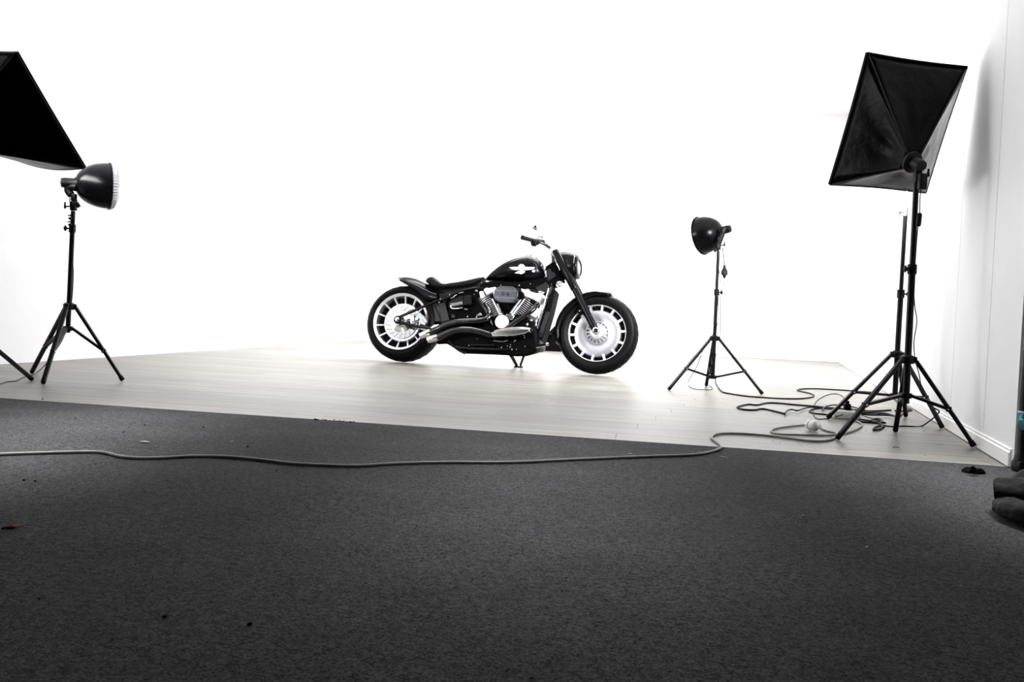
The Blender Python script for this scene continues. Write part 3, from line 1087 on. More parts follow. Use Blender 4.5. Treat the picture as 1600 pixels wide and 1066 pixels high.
# front fork, headlamp, bars
for sy in (-1, 1):
    P, Q, S3 = bk(867, 391.5, -.118), bk(898.2, 452, -.118), bk(930.3, 515.5, -.118)
    for p in (P, Q, S3):
        p.y *= -sy
    mb = MB()
    d = Q - P
    L = d.length
    mb.lathe([(0, -.004), (.022, -.002), (.031, .01), (.0325, L * .5), (.0325, L * .98), (.029, L), (0, L)], P, d, n=24)
    leg = bp('fork_leg', mb, 'gloss_black')
    mb = MB()
    d2 = S3 - Q
    L2 = d2.length
    mb.lathe([(.0, -.01), (.027, -.01), (.0275, .01), (.0285, L2 * .6), (.030, L2 * .9), (.030, L2 + .012), (.022, L2 + .03), (0, L2 + .032)], Q, d2, n=24)
    bp('fork_slider', mb, 'gloss_black', leg)
    mb = MB()
    e0 = Q + V((-.012, -.026 * (1 if sy > 0 else -1), -.006))
    e1 = S3 + V((-.012, -.026 * (1 if sy > 0 else -1), .02))
    mb.tube([e0, e1], .0035, 8)
    bp('fork_highlight', mb, 'silver_metal', leg)  # thin silver tube imitating the highlight line down the fork leg
for (px, py) in ((876, 405), (893, 440)):
    mb = MB()
    c = bk(px, py, 0)
    mb.box(c, (.06, .27, .03), Matrix.Rotation(.5, 3, 'Y'), bev=.008)
    bp('triple_clamp', mb, 'satin_black')
mb = MB()
mb.lathe([(.024, -.01), (.024, .012), (.02, .014), (.011, .014), (.010, .004), (0, .004)], bk(930.7, 516.4, -.148), YA, n=24)
bp('front_axle', mb, 'chrome', fwheel)
mb = MB()
mb.tube([V((FX, -.14, .325)), V((FX, .14, .325))], .012, 12)
bp('axle_shaft', mb, 'satin_black', fwheel)
# front fender
mb = MB()
rr = []
for k in range(25):
    a = R(76 + (196 - 76) * k / 24)
    Rf = .338 + (.006 if 3 < k < 22 else 0.0)
    w = .092
    drop = .030 + .028 * math.sin(math.pi * k / 24)
    ring_ = []
    for (yy, dr) in ((-w, -drop), (-w, -.012), (-w * .8, 0), (-w * .3, .006), (w * .3, .006), (w * .8, 0), (w, -.012), (w, -drop)):
        ring_.append(V((FX + (Rf + dr) * math.cos(a), yy, .325 + (Rf + dr) * math.sin(a))))
    rr.append(ring_)
mb.loft(rr, cap=False, closed=False)
ff = bp('front_fender', mb, 'gloss_black', smooth=50)
so = ff.modifiers.new('solid', 'SOLIDIFY')
so.thickness = .004
so.offset = 0
bp('fender_bracket', pprism([(900, 486), (907, 478), (918, 474), (922, 480), (916, 488), (906, 494)], -.098, .01), 'gloss_black', ff, bevel=.003)
for px, py in ((920.2, 479), (906, 486.5)):
    o = b0.copy()
    COL.objects.link(o)
    o.parent = ff
    o.name = 'fender_bolt'
    o.location = bk(px, py, -.105)
    o.scale = (.8, .8, .8)
hl = loft_px([(872, 399, 878, 433, .06), (875, 395.5, 881, 436.5, .095), (881, 394.2, 886, 438, .115), (889, 395.2, 892, 438, .124), (897, 397.4, 897.5, 436.2, .128), (901, 398.8, 900, 434.8, .128)], e=.8, n=36)
head = bp('headlamp', hl, 'gloss_black', smooth=60)
hl = loft_px([(900.4, 400, 899.6, 434, .124), (902, 400, 901.4, 433.5, .124), (903, 402, 902, 432, .115)], e=.8, n=36)
bp('headlamp_bezel', hl, 'chrome', head, smooth=60)
hl = loft_px([(902.2, 399, 900.6, 435.4, .129), (904.4, 400, 902.6, 434.8, .130), (906.2, 404, 904.2, 432, .122), (906.6, 407, 904.8, 429.5, .112), (904.5, 408.5, 903, 428, .105)], e=.8, n=36)
bp('headlamp_ring', hl, 'gloss_black', head, smooth=60)
hl = loft_px([(904, 408, 903, 428.5, .106), (905.4, 411, 904.4, 425.5, .08), (905.8, 415, 905.2, 421.5, .04)], e=.9, n=30)
bp('headlamp_lens', hl, 'glass', head, smooth=60)
bp('ignition_cover', pprism([(853, 423), (860, 420), (864, 427), (860, 432), (855, 431.5)], -.075, .15), 'dark_grey', bevel=.005)
bp('steering_head', pprism([(852, 416), (866, 408), (880, 436), (866, 446), (855, 440)], -.06, .12), 'deep_black', bevel=.008)
bp('ignition_cover', pprism([(854, 431), (866, 425), (870, 431), (858, 438), (856, 440)], -.078, .15), 'dark_grey', bevel=.005)
bp('line_clamp', pprism([(869, 441), (876, 438.5), (879, 441), (872, 445)], -.08, .05), 'chrome', bevel=.003)
bp('line_clamp', pprism([(869, 443), (872, 446), (870.5, 449), (868.5, 446)], -.08, .05), 'alu', bevel=.003)
bp('brake_hose', bar([(876, 446, -.08), (872, 455, -.08), (862, 470, -.08), (859, 478, -.08)], .0025), 'satin_black')
bp('brake_hose', bar([(885, 450, -.09), (879, 463, -.09), (877, 478, -.09), (879, 490, -.09)], .0018), 'silver_metal')


def mirror_y(mbx):
    m2 = MB()
    m2.v = [(x, -y, z) for x, y, z in mbx.v]
    m2.f = [f[::-1] for f in mbx.f]
    return m2


def both(name, mb, m, parent=None, **k):
    a = bp(name, mb, m, parent[0] if parent else None, **k)
    b = bp(name, mirror_y(mb), m, parent[1] if parent else None, **k)
    return a, b


hb = both('handlebar', bar([(863.5, 391, -.02), (859.5, 387.5, -.05), (855, 384.5, -.10), (850.5, 381.5, -.17), (845, 379.3, -.25), (838, 377.6, -.33), (831, 375.2, -.40)], .0135, n=12), 'satin_black')
both('handlebar_riser', bar([(867, 398, -.05), (862.5, 390.5, -.05), (860.8, 387.6, -.05)], .019, n=14), 'chrome', hb)
both('grip', bar([(834, 376.2, -.37), (824, 373.4, -.42), (816, 371.2, -.47)], [.017] * 6 + [.018] * 6 + [.0205], n=14), 'leather', hb)
sw_ = MB()
sw_.tube(spline([bk(840.5, 378.6, -.32), bk(836, 378.2, -.345), bk(831, 377.4, -.37)], 5), [.018, .024, .027, .027, .026, .026, .027, .028, .026, .022, .016], 14)
sw_.box(bk(834, 381.6, -.36), (.045, .05, .03), bev=.01)
both('switch_housing', sw_, 'satin_black', hb)
mc = MB()
mc.box(bk(845, 375.6, -.31), (.085, .06, .032), Matrix.Rotation(.12, 3, 'Y'), bev=.01)
mc.box(bk(851, 375.5, -.30), (.025, .05, .05), bev=.008)
mcs = both('brake_master_cylinder', mc, 'chrome', hb)
mc = MB()
for px in (842, 846.5):
    mc.box(bk(px, 370.6, -.315), (.018, .03, .016), bev=.004)
mc.box(bk(851.5, 372, -.30), (.015, .03, .02), bev=.004)
both('reservoir_cap', mc, 'grey_metal', hb)
both('brake_lever', bar([(849, 374.5, -.33), (842, 372.6, -.42), (831, 369.5, -.47), (824, 368, -.5)], .006), 'chrome', hb)
both('mirror_stem', bar([(849.6, 370, -.30), (848.6, 362, -.31), (846.6, 355.5, -.33), (842.5, 354, -.35), (838.5, 355.5, -.37)], .0048), 'chrome', hb)
mr = MB()
rg = []
for (tx, ty, bx, by, hw) in ((826.2, 347, 827.2, 349.5, .008), (828, 344.2, 830.5, 355.5, .018), (831.5, 343.2, 834.8, 359.8, .024), (836, 344.8, 838.4, 361, .024), (840, 347, 841, 359.2, .018), (842.6, 350.5, 842.4, 355.5, .006)):
    T, B = bk(tx, ty, -.39), bk(bx, by, -.39)
    c, h = (T + B) / 2, (T - B) / 2
    rg.append([c + V((0, hw * math.cos(2 * math.pi * k / 20), 0)) + h * math.sin(2 * math.pi * k / 20) for k in range(20)])
mr.loft(rg)
both('mirror', mr, 'chrome', hb, smooth=60)

# side stand on the far side, foot on the floor
g = fl(810, 573.0, 0.006)
gl = loc(g)
mb = MB()
P1, P2 = bk(798.5, 555, .16), bk(818.5, 556, .2)
mb.tube([P1, gl + V((-.018, 0, .012))], [.017, .013], 10)
ks = bp('side_stand', mb, 'satin_black')
mb = MB()
mb.tube([P2, gl + V((.018, 0, .014))], [.012, .010], 8)
bp('stand_spring', mb, 'satin_black', ks)
mb = MB()
inv = Matrix((bF, bL, bU))
mb.box(gl, (.08, .05, .010), inv, bev=.003)
bp('stand_foot', mb, 'satin_black', ks)

# ------------------------------------------------------------------ light stands
def stand(root, feet, hub, low, joint, top, frac=.6, secs=None, knobs=(), upper='black_metal', upper_from=99):
    """feet: floor points; hub, low, top: photo points on the pole; everything parented to root"""
    C0 = sum(feet, V((0, 0, 0))) / 3
    Y = C0.y
    H, Lw, T = at(*hub, Y), at(*low, Y), at(*top, Y)
    root.location = C0
    bpy.context.view_layer.update()

    def part(name, mb, m, par=None, **k):
        mb.v = [tuple(V(v) - C0) for v in mb.v]
        return mb.build(name, M[m], par or root, **k)
    ax = (T - H).normalized()

    def pole(z):
        return H + ax * ((z - H.z) / ax.z)
    low_z, hub_z, top_z = Lw.z, H.z, T.z
    # pole: lower tube then thinner sections
    secs = secs or [(low_z - .03, .0135), (top_z, .0115)]
    for i in range(len(secs) - 1):
        mb = MB()
        a, b = pole(secs[i][0]), pole(secs[i + 1][0])
        mb.tube([a, b], secs[i][1], 14)
        part('pole', mb, upper if i >= upper_from else 'black_metal')
        if i < len(secs) - 2:
            mb = MB()
            r = secs[i][1]
            mb.lathe([(r, -.03), (r + .005, -.028), (r + .005, .012), (r, .015)], b, ax, n=14, closed=False)
            cl = part('collar', mb, upper if i + 1 >= upper_from else 'black_plastic')
            mb = MB()
            kd = V((-1, -.3, 0)).normalized() if i % 2 == 0 else V((1, -.25, 0)).normalized()
            kd = knobs[i] if i < len(knobs) else kd
            kd = V(kd).normalized()
            c = b - ax * .008
            mb.tube([c, c + kd * .03], .004, 8)
            mb.lathe([(0, 0), (.009, .001), (.011, .008), (.008, .016), (0, .017)], c + kd * .026, kd, n=12)
            mb.box(c + kd * .035, (.008, .008, .03), bev=.002)
            part('knob', mb, upper if i + 1 >= upper_from else 'black_plastic', cl)
    mb = MB()
    mb.lathe([(.0145, -.022), (.028, -.02), (.029, .008), (.02, .016), (.0145, .018)], H, ax, n=16)
    hubo = part('hub', mb, 'black_plastic')
    mb = MB()
    mb.lathe([(.0135, -.014), (.024, -.012), (.024, .010), (.0135, .012)], pole(low_z), ax, n=16)
    part('brace_collar', mb, 'black_plastic')
    for f in feet:
        d = V((f.x - C0.x, f.y - C0.y, 0)).normalized()
        s = d.cross(V((0, 0, 1)))
        a = H + d * .034 - V((0, 0, .008))
        e = V((f.x, f.y, .012))
        mb = MB()
        # legs are flat channels: rounded rectangle section
        dirv = (e - a).normalized()
        n2 = s.cross(dirv)
        rings = []
        for p in (a, e):
            rings.append([p + s * x + n2 * z for x, z in ((-.0095, -.007), (.0095, -.007), (.011, -.004), (.011, .006), (.008, .009), (-.008, .009), (-.011, .006), (-.011, -.004))])
        mb.loft(rings)
        mb.box(H + d * .028, (.02, .02, .022), Matrix.Rotation(math.atan2(d.y, d.x), 3, 'Z'), bev=.004)
        lg = part('leg', mb, 'black_metal')
        mb = MB()
        mb.tube([e - dirv * .02, e, e + dirv * .006], [.012, .0125, .011], 10)
        part('rubber_foot', mb, 'cord_black', lg)
        j = a + (e - a) * frac
        b0_ = pole(low_z) + d * .022
        mb = MB()
        dv = (j - b0_).normalized()
        n3 = s.cross(dv)
        rings = []
        for p in (b0_, j):
            rings.append([p + s * x + n3 * z for x, z in ((-.009, -.0065), (.009, -.0065), (.009, .0065), (-.009, .0065))])
        mb.loft(rings)
        mb.box(j, (.022, .022, .022), Matrix.Rotation(math.atan2(d.y, d.x), 3, 'Z'), bev=.004)
        part('brace', mb, 'black_metal', lg)
        mb = MB()
        mb.lathe([(.0045, -.012), (.0045, .012)], j, s, n=8)
        part('rivet', mb, 'silver_metal', lg)
    return C0, pole, part, ax


def basis(n, upv):
    n = V(n).normalized()
    v = (V(upv) - n * V(upv).dot(n)).normalized()
    return n, v, v.cross(n)   # normal, up, side


def softbox(part, A, Cc, nrm, upv, w, h, power, bow=(-.006, -.006, -.006, -.006), lightname='softbox_light'):
    """A apex (lamp end), Cc centre of the open front, n facing direction"""
    n, v, s = basis(nrm, upv)
    corners = [Cc + s * (w / 2 * a) + v * (h / 2 * b) for a, b in ((-1, 1), (1, 1), (1, -1), (-1, -1))]
    back = [A + n * .05 + s * (.03 * a) + v * (.03 * b) for a, b in ((-1, 1), (1, 1), (1, -1), (-1, -1))]
    ctr = (A + Cc) / 2

    def bowed(i, p, fu):
        mid = (corners[i] + corners[(i + 1) % 4]) / 2 - Cc
        return p + mid.normalized() * (bow[i] * math.sin(math.pi * fu))
    sh = None
    for i in range(4):
        p0, p1, q0, q1 = corners[i], corners[(i + 1) % 4], back[i], back[(i + 1) % 4]
        nu, nv = 14, 14
        g = []
        for a in range(nu + 1):
            for b in range(nv + 1):
                fu, fv = a / nu, b / nv
                p = (p0 * (1 - fu) + p1 * fu) * (1 - fv) + (q0 * (1 - fu) + q1 * fu) * fv
                inn = (ctr - p).normalized()
                edge = math.sin(math.pi * fu)
                p = bowed(i, p, fu * 1.0) * (1 - fv) + p * fv
                p = p + inn * (.022 * edge * math.sin(math.pi * fv))
                wv = noise.noise(V((fu * 5 + i * 7, (fu - .5) * fv * 6, fv * 2.2 + i))) * .014 + noise.noise(V((fu * 14 + i * 3, fv * 3, i * 5.0))) * .005
                p = p + inn * wv * edge * min(1, fv * 6) * min(1, (1 - fv) * 4)
                g.append(p)
        fs = [(a * (nv + 1) + b, (a + 1) * (nv + 1) + b, (a + 1) * (nv + 1) + b + 1, a * (nv + 1) + b + 1) for a in range(nu) for b in range(nv)]
        mb = MB()
        mb.add(g, fs)
        o = part('softbox_panel', mb, 'nylon', smooth=80)
        md = o.modifiers.new('solid', 'SOLIDIFY')
        md.thickness = .003
    mb = MB()
    lip = [c + n * .03 for c in corners]
    for i in range(4):
        rings = []
        for k in range(13):
            fu = k / 12
            p = bowed(i, corners[i] * (1 - fu) + corners[(i + 1) % 4] * fu, fu)
            o_ = (p - Cc).normalized() * .004
            rings.append([p - o_, p + o_, p + o_ + n * .014, p - o_ + n * .014])
        mb.loft(rings)
    part('front_lip', mb, 'nylon', smooth=0)
    mb = MB()
    for i in range(4):
        mb.tube([bowed(i, corners[i] * (1 - k / 12) + corners[(i + 1) % 4] * k / 12, k / 12) for k in range(13)], .006, 8)
    part('rim_piping', mb, 'nylon')
    mb = MB()
    mb.prism([c + n * .008 + (Cc - c).normalized() * .014 for c in corners], n * .004)
    part('diffuser', mb, 'diffuser', smooth=0)
    area(lightname, Cc + n * .035, n, w * .94, h * .94, power, spread=170)
    for i in range(4):
        mb = MB()
        mb.tube([back[i] - (ctr - back[i]).normalized() * .001, corners[i]], .0035, 6)
        part('rod', mb, 'black_metal')
    mb = MB()
    mb.lathe([(0, -.02), (.022, -.018), (.026, -.01), (.026, .040), (.047, .044), (.047, .056), (0, .056)], A, n, n=20)
    return part('lamp_holder', mb, 'black_plastic')


def clamp(part, p, kd=(1, -.3, .2)):
    mb = MB()
    mb.box(p, (.03, .03, .05), bev=.006)
    mb.box(p + V((0, 0, .045)), (.024, .03, .04), bev=.005)
    kd = V(kd).normalized()
    mb.tube([p, p + kd * .04], .004, 8)
    o = part('tilt_bracket', mb, 'black_plastic')
    mb = MB()
    e = p + kd * .042
    mb.lathe([(0, -.006), (.009, -.005), (.010, .004), (0, .006)], e, kd, n=10)
    mb.box(e + V((0, 0, .006)), (.008, .01, .036), bev=.003)
    part('wing_knob', mb, 'black_plastic', o)
    return o


def dish(part, neck, rimc, nrm, rad, power, lightname, hi='gloss_black', cap=False):
    n = V(nrm).normalized()
    d = (rimc - neck).dot(n)
    P0 = rimc - n * d
    prof = []
    for i in range(15):
        t = i / 14
        prof.append((.034 + (rad - .034) * math.sin(t * math.pi / 2) ** .85, d * (1 - math.cos(t * math.pi / 2)) * .62 + d * t * .38))
    prof.append((rad + .006, d))
    prof.append((rad + .006, d + .006))
    inner = [(r - .003, h + .002) for r, h in prof[:15]][::-1]
    mb = MB()
    mb.lathe([(0, 0)] + prof, P0, n, n=48)
    mb2 = MB()
    mb2.v, mb2.f = list(mb.v), [f for f in mb.f if len(f) == 4]
    sh = part('reflector', mb2, hi, smooth=60)
    mb = MB()
    mb.lathe(inner + [(0, inner[-1][1])], P0, n, n=48)
    mb.f = [f for f in mb.f if len(f) <= 4]
    part('reflector_lining', mb, 'silver_lining', sh)
    mb = MB()
    mb.lathe([(0, -.075), (.024, -.07), (.028, -.05), (.028, -.01), (.036, 0), (.036, .012), (0, .012)], P0, n, n=20)
    part('socket', mb, 'black_plastic')
    mb = MB()
    mb.lathe([(0, .01), (.016, .012), (.018, .03), (.036, .07), (.038, .095), (.024, .125), (0, .132)], P0, n, n=20)
    part('bulb', mb, 'bulb')
    if cap:
        mb = MB()
        N = 96
        rings = []
        for (r, h) in ((rad + .002, d + .004), (rad * .99, d + .018), (rad * .93, d + .03), (rad * .7, d + .044), (rad * .3, d + .052)):
            a = V((0, 0, 1))
            u = n.cross(a).normalized()
            w = n.cross(u)
            rings.append([P0 + n * h + (u * math.cos(2 * math.pi * k / N) + w * math.sin(2 * math.pi * k / N)) * (r + (.003 if k % 2 else -.003) * (1 if r > rad * .5 else .3)) for k in range(N)])
        mb.loft(rings)
        part('pleated_diffuser', mb, 'rib_cap', sh, smooth=20)
    area(lightname, P0 + n * (d + (.06 if cap else .012)), n, rad * 1.8, rad * 1.8, power, shape='DISK', spread=165)
    return P0


def cable(name, pts, r, m, k=8, parent=None, n=8):
    mb = MB()
    mb.tube(spline(pts, k), r, n)
    return mb.build(name, M[m], parent)


# --- right softbox, on the nearer of the two stands in front of the right wall
ra = empty('softbox_lamp')
tag(ra, 'tall black rectangular softbox seen from behind on a tripod stand near the right wall', 'studio light')
feetA = [fl(1309, 688), fl(1399, 676), fl(1532, 701) - nR * .028]
CA, poleA, partA, axA = stand(ra, feetA, (1418.5, 561), (1416, 618), None, (1432.5, 268), frac=.58,
                              secs=[(.16, .0148), (at(1422, 418, (feetA[0] + feetA[1] + feetA[2]).y / 3).z, .0122), (at(1432.5, 268, (feetA[0] + feetA[1] + feetA[2]).y / 3).z, .008)],
                              knobs=[(-1, -.3, 0)])
YA_ = CA.y
nA = V((-.26, .84, .47)).normalized()
apexA = at(1437, 258, YA_ - .02)
hdA = at(1403, 194.5, YA_ + .30)
tl, tr, bl_, br_ = at(1354, 88.5, YA_ + .12), at(1513, 99.5, YA_ + .27), at(1297.5, 288.5, YA_ + .34), at(1446, 300.5, YA_ + .49)
cA = (tl + tr + bl_ + br_) / 4
sA = ((tr - tl) + (br_ - bl_)) / 2
vA = ((tl - bl_) + (tr - br_)) / 2
nA = vA.cross(sA).normalized()
if nA.y < 0:
    nA = -nA
hold = softbox(partA, apexA, cA, nA, vA, sA.length, vA.length, 120, lightname='softbox_lamp_right')
clamp(partA, at(1434, 276, YA_), (1, -.35, .25))
mb = MB()
mb.box(at(1441, 284, YA_ - .03), (.035, .03, .07), bev=.006)
partA('ballast', mb, 'black_plastic')
Yc = YA_ - .02
mb = MB()
mb.tube(spline([at(1440, 290, Yc), at(1437.5, 310, Yc), at(1437, 333, Yc)], 6), .0022, 6)
mb.tube(spline([at(1434.5, 353, Yc), at(1432, 380, Yc), at(1429.5, 420, Yc), at(1428, 455, Yc), at(1429.5, 480, Yc), at(1432.5, 503, Yc), at(1428, 535, Yc), at(1430, 562, Yc), at(1436, 585, Yc), at(1440, 608, Yc), at(1445, 621, Yc)], 8), .0022, 6)
cdA = partA('lamp_cord', mb, 'cord_black')
mb = MB()
a, b = at(1436.8, 333, Yc), at(1434.6, 354, Yc)
mb.tube([a, a + (b - a) * .12, a + (b - a) * .88, b], [.008, .0115, .0115, .008], 12)
partA('cord_switch', mb, 'black_plastic', cdA)

# --- bare stand just behind it, its upper tube silver
rb = empty('light_stand')
tag(rb, 'slim tripod stand with a silver upper tube standing just behind the right softbox lamp', 'light stand')
feetB = [fl(1294, 655), fl(1415, 652), fl(1481, 671) - nR * .028]
YB = sum(f.y for f in feetB) / 3
stand(rb, feetB, (1402, 553), (1399, 618), None, (1419, 262), frac=.6,
      secs=[(.12, .014), (at(1408.5, 457, YB).z, .0105), (at(1414.3, 329, YB).z, .0085), (at(1418.5, 262, YB).z, .007)], knobs=[(1, -.3, 0), (-1, -.2, 0)], upper='silver_metal', upper_from=2)

# --- middle stand with the round reflector, right of the motorcycle
rc_ = empty('reflector_lamp')
tag(rc_, 'black dome reflector lamp on a tripod stand right of the motorcycle, facing left', 'studio light')
feetC = [fl(1045.5, 610.5), fl(1103.5, 604), fl(1190.5, 617.5)]
YC = sum(f.y for f in feetC) / 3
CC, poleC, partC, axC = stand(rc_, feetC, (1116.5, 528), (1114, 589), None, (1122.5, 388), frac=.6,
                              secs=[(at(1114, 590, YC).z, .0125), (at(1119.8, 455, YC).z, .0105), (at(1122.6, 392, YC).z, .0078)], knobs=[(1, -.3, 0)])
dish(partC, at(1121, 361, YC), at(1096.5, 368.3, YC + .14), (-.74, .64, -.2), .132, 45, 'reflector_lamp_middle')
clamp(partC, at(1122.5, 385, YC), (1, -.4, .3))
mb = MB()
mb.box(at(1130, 360.5, YC - .0), (.026, .045, .05), Matrix.Rotation(.3, 3, 'Y'), bev=.006)
mb.tube([at(1122.5, 384, YC), at(1125, 374, YC), at(1129, 364, YC)], [.016, .02, .02], 10)
partC('lamp_bracket', mb, 'black_plastic')
mb = MB()
p = at(1117, 391.5, YC - .03)
mb.lathe([(0, -.008), (.012, -.006), (.013, .006), (0, .008)], p, (1, -.4, .4), n=12)
mb.tube([p, at(1122.5, 391, YC)], .005, 8)
partC('wing_knob', mb, 'black_plastic')
Yc = YC - .03
mb = MB()
mb.tube(spline([at(1129, 386, Yc), at(1130.5, 400, Yc), at(1131.9, 415, Yc)], 6), .003, 6)
mb.tube(spline([at(1131.6, 436, Yc), at(1130, 445, Yc), at(1128, 453, Yc), at(1125.8, 462, Yc), at(1125.5, 490, Yc), at(1125, 527, Yc), at(1121, 545, Yc), at(1117, 560, Yc), at(1112, 575, Yc), at(1110, 588, Yc)], 8), .0022, 6)
mb.tube(spline([at(1121.5, 395, Yc), at(1123, 420, Yc), at(1126, 448, Yc), at(1122, 470, Yc), at(1123, 495, Yc), at(1118, 515, Yc), at(1111, 527, Yc), at(1103, 538, Yc), at(1096, 553, Yc), at(1090, 570, Yc), at(1083, 583, Yc),
                fl(1075, 598, .003), fl(1077, 604, .003), fl(1085, 608, .003), fl(1100, 609, .003), fl(1111, 609, .003), fl(1113, 606, .003), fl(1107, 602.5, .003)], 8), .0022, 6)
cC = partC('lamp_cord', mb, 'cord_black')
mb = MB()
p, q = at(1132, 414, Yc), at(1131.8, 436, Yc)
dv = q - p
mb.lathe([(0, 0), (.006, 0), (.012, dv.length * .25), (.021, dv.length * .42), (.023, dv.length * .66), (.025, dv.length * .68), (.014, dv.length * .74), (.006, dv.length * .95), (0, dv.length)], p, dv, n=14)
partC('inline_plug', mb, 'dark_grey', cC)
mb = MB()
mb.tube(spline([at(1117.5, 531, YC - .02), at(1113, 555, YC - .03), at(1110, 565, YC - .05), at(1112, 575, YC - .04), at(1108, 585, YC - .05), at(1105, 592, YC - .06), at(1111, 588, YC - .03), at(1108, 570, YC - .04), at(1114, 556, YC - .02)], 6), .0045, 8)
partC('tied_cord', mb, 'cord_black', cC)

# --- left stand with the round reflector
rd = empty('reflector_lamp')
tag(rd, 'black dome reflector lamp with pleated white front on a tripod stand by the left wall', 'studio light')
feetD = [fl(67.5, 601), fl(50, 584), fl(191, 596.5)]
YD = sum(f.y for f in feetD) / 3
CD, poleD, partD, axD = stand(rd, feetD, (107.8, 478), (107, 513), None, (114.5, 326), frac=.6,
                              secs=[(at(107, 520, YD).z, .0125), (at(112.8, 355, YD).z, .0115), (at(114.5, 330, YD).z, .0085)], knobs=[(-1, -.2, 0)])
dish(partD, at(119, 293, YD), at(169, 291, YD + .10), (.84, .54, .03), .123, 25, 'reflector_lamp_left', cap=True)
clamp(partD, at(115, 322, YD), (-1, -.3, -.15))
mb = MB()
mb.tube(spline([at(117.5, 318, YD), at(115, 308, YD), at(109, 302, YD), at(106.5, 296, YD), at(111, 292, YD), at(120, 293, YD)], 5), [.013] * 8 + [.02] * 8 + [.024] * 6 + [.022] * 4, 12)
mb.box(at(121, 320, YD - .02), (.02, .02, .03), Matrix.Rotation(-.6, 3, 'Y'), bev=.004)
partD('lamp_bracket', mb, 'black_plastic')
mb = MB()
for (px, py) in ((106, 337), (105.5, 347)):
    e = at(px, py, YD - .03)
    mb.tube([at(113.5, py - 1, YD), e], [.006, .0025], 8)
for (px, py) in ((110, 341.5), (109.5, 351.5)):
    mb.box(at(px, py, YD - .02), (.016, .016, .014), bev=.004)
partD('clamp_screw', mb, 'black_plastic')
Yc = YD - .018
mb = MB()
mb.tube(spline([at(109, 309, Yc), at(110, 322, Yc), at(115, 340, Yc), at(115, 365, Yc), at(113.5, 400, Yc), at(114.5, 430, Yc), at(112, 470, Yc), at(106.5, 490, Yc), at(104, 512, Yc), at(98, 530, Yc), at(88, 546, Yc), at(80, 556, Yc),
                at(70, 571, Yc), fl(58, 582, .006), fl(48, 587, .003), fl(36, 590, .003), fl(24, 595.5, .003), fl(12, 596.5, .003), fl(0, 600, .003), fl(-30, 606, .003)], 8), .0024, 6)
partD('lamp_cord', mb, 'cord_black')

# --- left softbox, cut by the left edge of the frame
re_ = empty('softbox_lamp')
tag(re_, 'black softbox on a tripod cut off by the left edge of the picture, tilted upward', 'studio light')
fE = fl(54, 595)
YE = 4.25
TRc, BRc, BLc = at(24.4, 83, YE - .34), at(130.5, 262.5, YE), at(2, 243, YE + .42)
vE, rE = TRc - BRc, BRc - BLc
rE = rE - vE * (rE.dot(vE) / vE.length_squared)
nE = vE.cross(rE).normalized()
if nE.y < 0:
    nE = -nE
cEr = (TRc + BRc) / 2 - rE / 2
apE = cEr - nE * .36


def px_of(P):
    d = P - CAM
    z = d.dot(FW)
    return (800 + F_PX * d.dot(RT) / z, 533 + DY - F_PX * d.dot(UP) / z)


cE = V((apE.x, apE.y, 0))
dE = fE - cE
dE.z = 0
dE = dE.normalized() * min(max(dE.length, .36), .58)
feetE = [V((cE.x, cE.y, 0)) + Matrix.Rotation(a, 3, 'Z') @ dE for a in (0, 2.094, 4.189)]
pz = lambda z: V((cE.x, cE.y, z))
CE, poleE, partE, axE = stand(re_, feetE, px_of(pz(.40)), px_of(pz(.22)), None, px_of(pz(apE.z - .06)), frac=.42,
                              secs=[(.18, .0128), (.75, .0105), (apE.z - .05, .008)])
softbox(partE, apE, cEr, nE, vE, rE.length, vE.length, 85, bow=(-.006, -.004, .04, -.006), lightname='softbox_lamp_left')
clamp(partE, apE - V((0, 0, .06)), (1, -.3, .2))

# --- low softbox on the floor against the back wall
rf_ = empty('floor_softbox')
tag(rf_, 'low black softbox standing on the floor behind the front wheel by the back wall', 'studio light')
YF = fl(858, 547).y - .25
cF = V((at(880, 530, YF).x, YF, 0))
rf_.location = cF


def partF(name, mb, m, par=None, **k):
    mb.v = [tuple(V(v) - cF) for v in mb.v]
    return mb.build(name, M[m], par or rf_, **k)


def fp(px, py, dy=0.0):
    p = at(px, py, YF)
    return V((p.x, YF + dy, max(p.z, 0.004)))


sil = [(836, 546), (843, 540.5), (875, 505.5), (892, 488), (915, 492), (934, 520), (936, 551), (880, 549.5)]
mb = MB()
mb.loft([[fp(*p, -.16 + .03 * (i % 2)) for i, p in enumerate(sil)], [fp(*p, .0) for p in sil], [fp(*p, .2) for p in sil]])
partF('softbox_shell', mb, 'nylon', smooth=30)
mb = MB()
mb.tube([fp(843, 540, -.15), fp(858, 523, -.16), fp(876, 504, -.15), fp(892, 488, -.13)], [.03, .034, .03, .02], 12)
mb.tube([fp(855, 521, -.19), fp(861, 523.5, -.19)], .03, 12)
partF('front_roll', mb, 'nylon')
mb = MB()
mb.tube([fp(846, 523, -.18), fp(853, 520, -.18), fp(857, 518.5, -.18)], .008, 8)
partF('fixing_arm', mb, 'silver_metal')
mb = MB()
mb.prism([fp(905, 495, .202), fp(934, 522, .202), fp(934, 549, .202), fp(905, 549, .202)], (0, .01, 0))
partF('diffuser', mb, 'diffuser', smooth=0)

# ------------------------------------------------------------------ cables, plugs


def fpts(px, r):
    return [fl(a, b, r) for a, b in px]


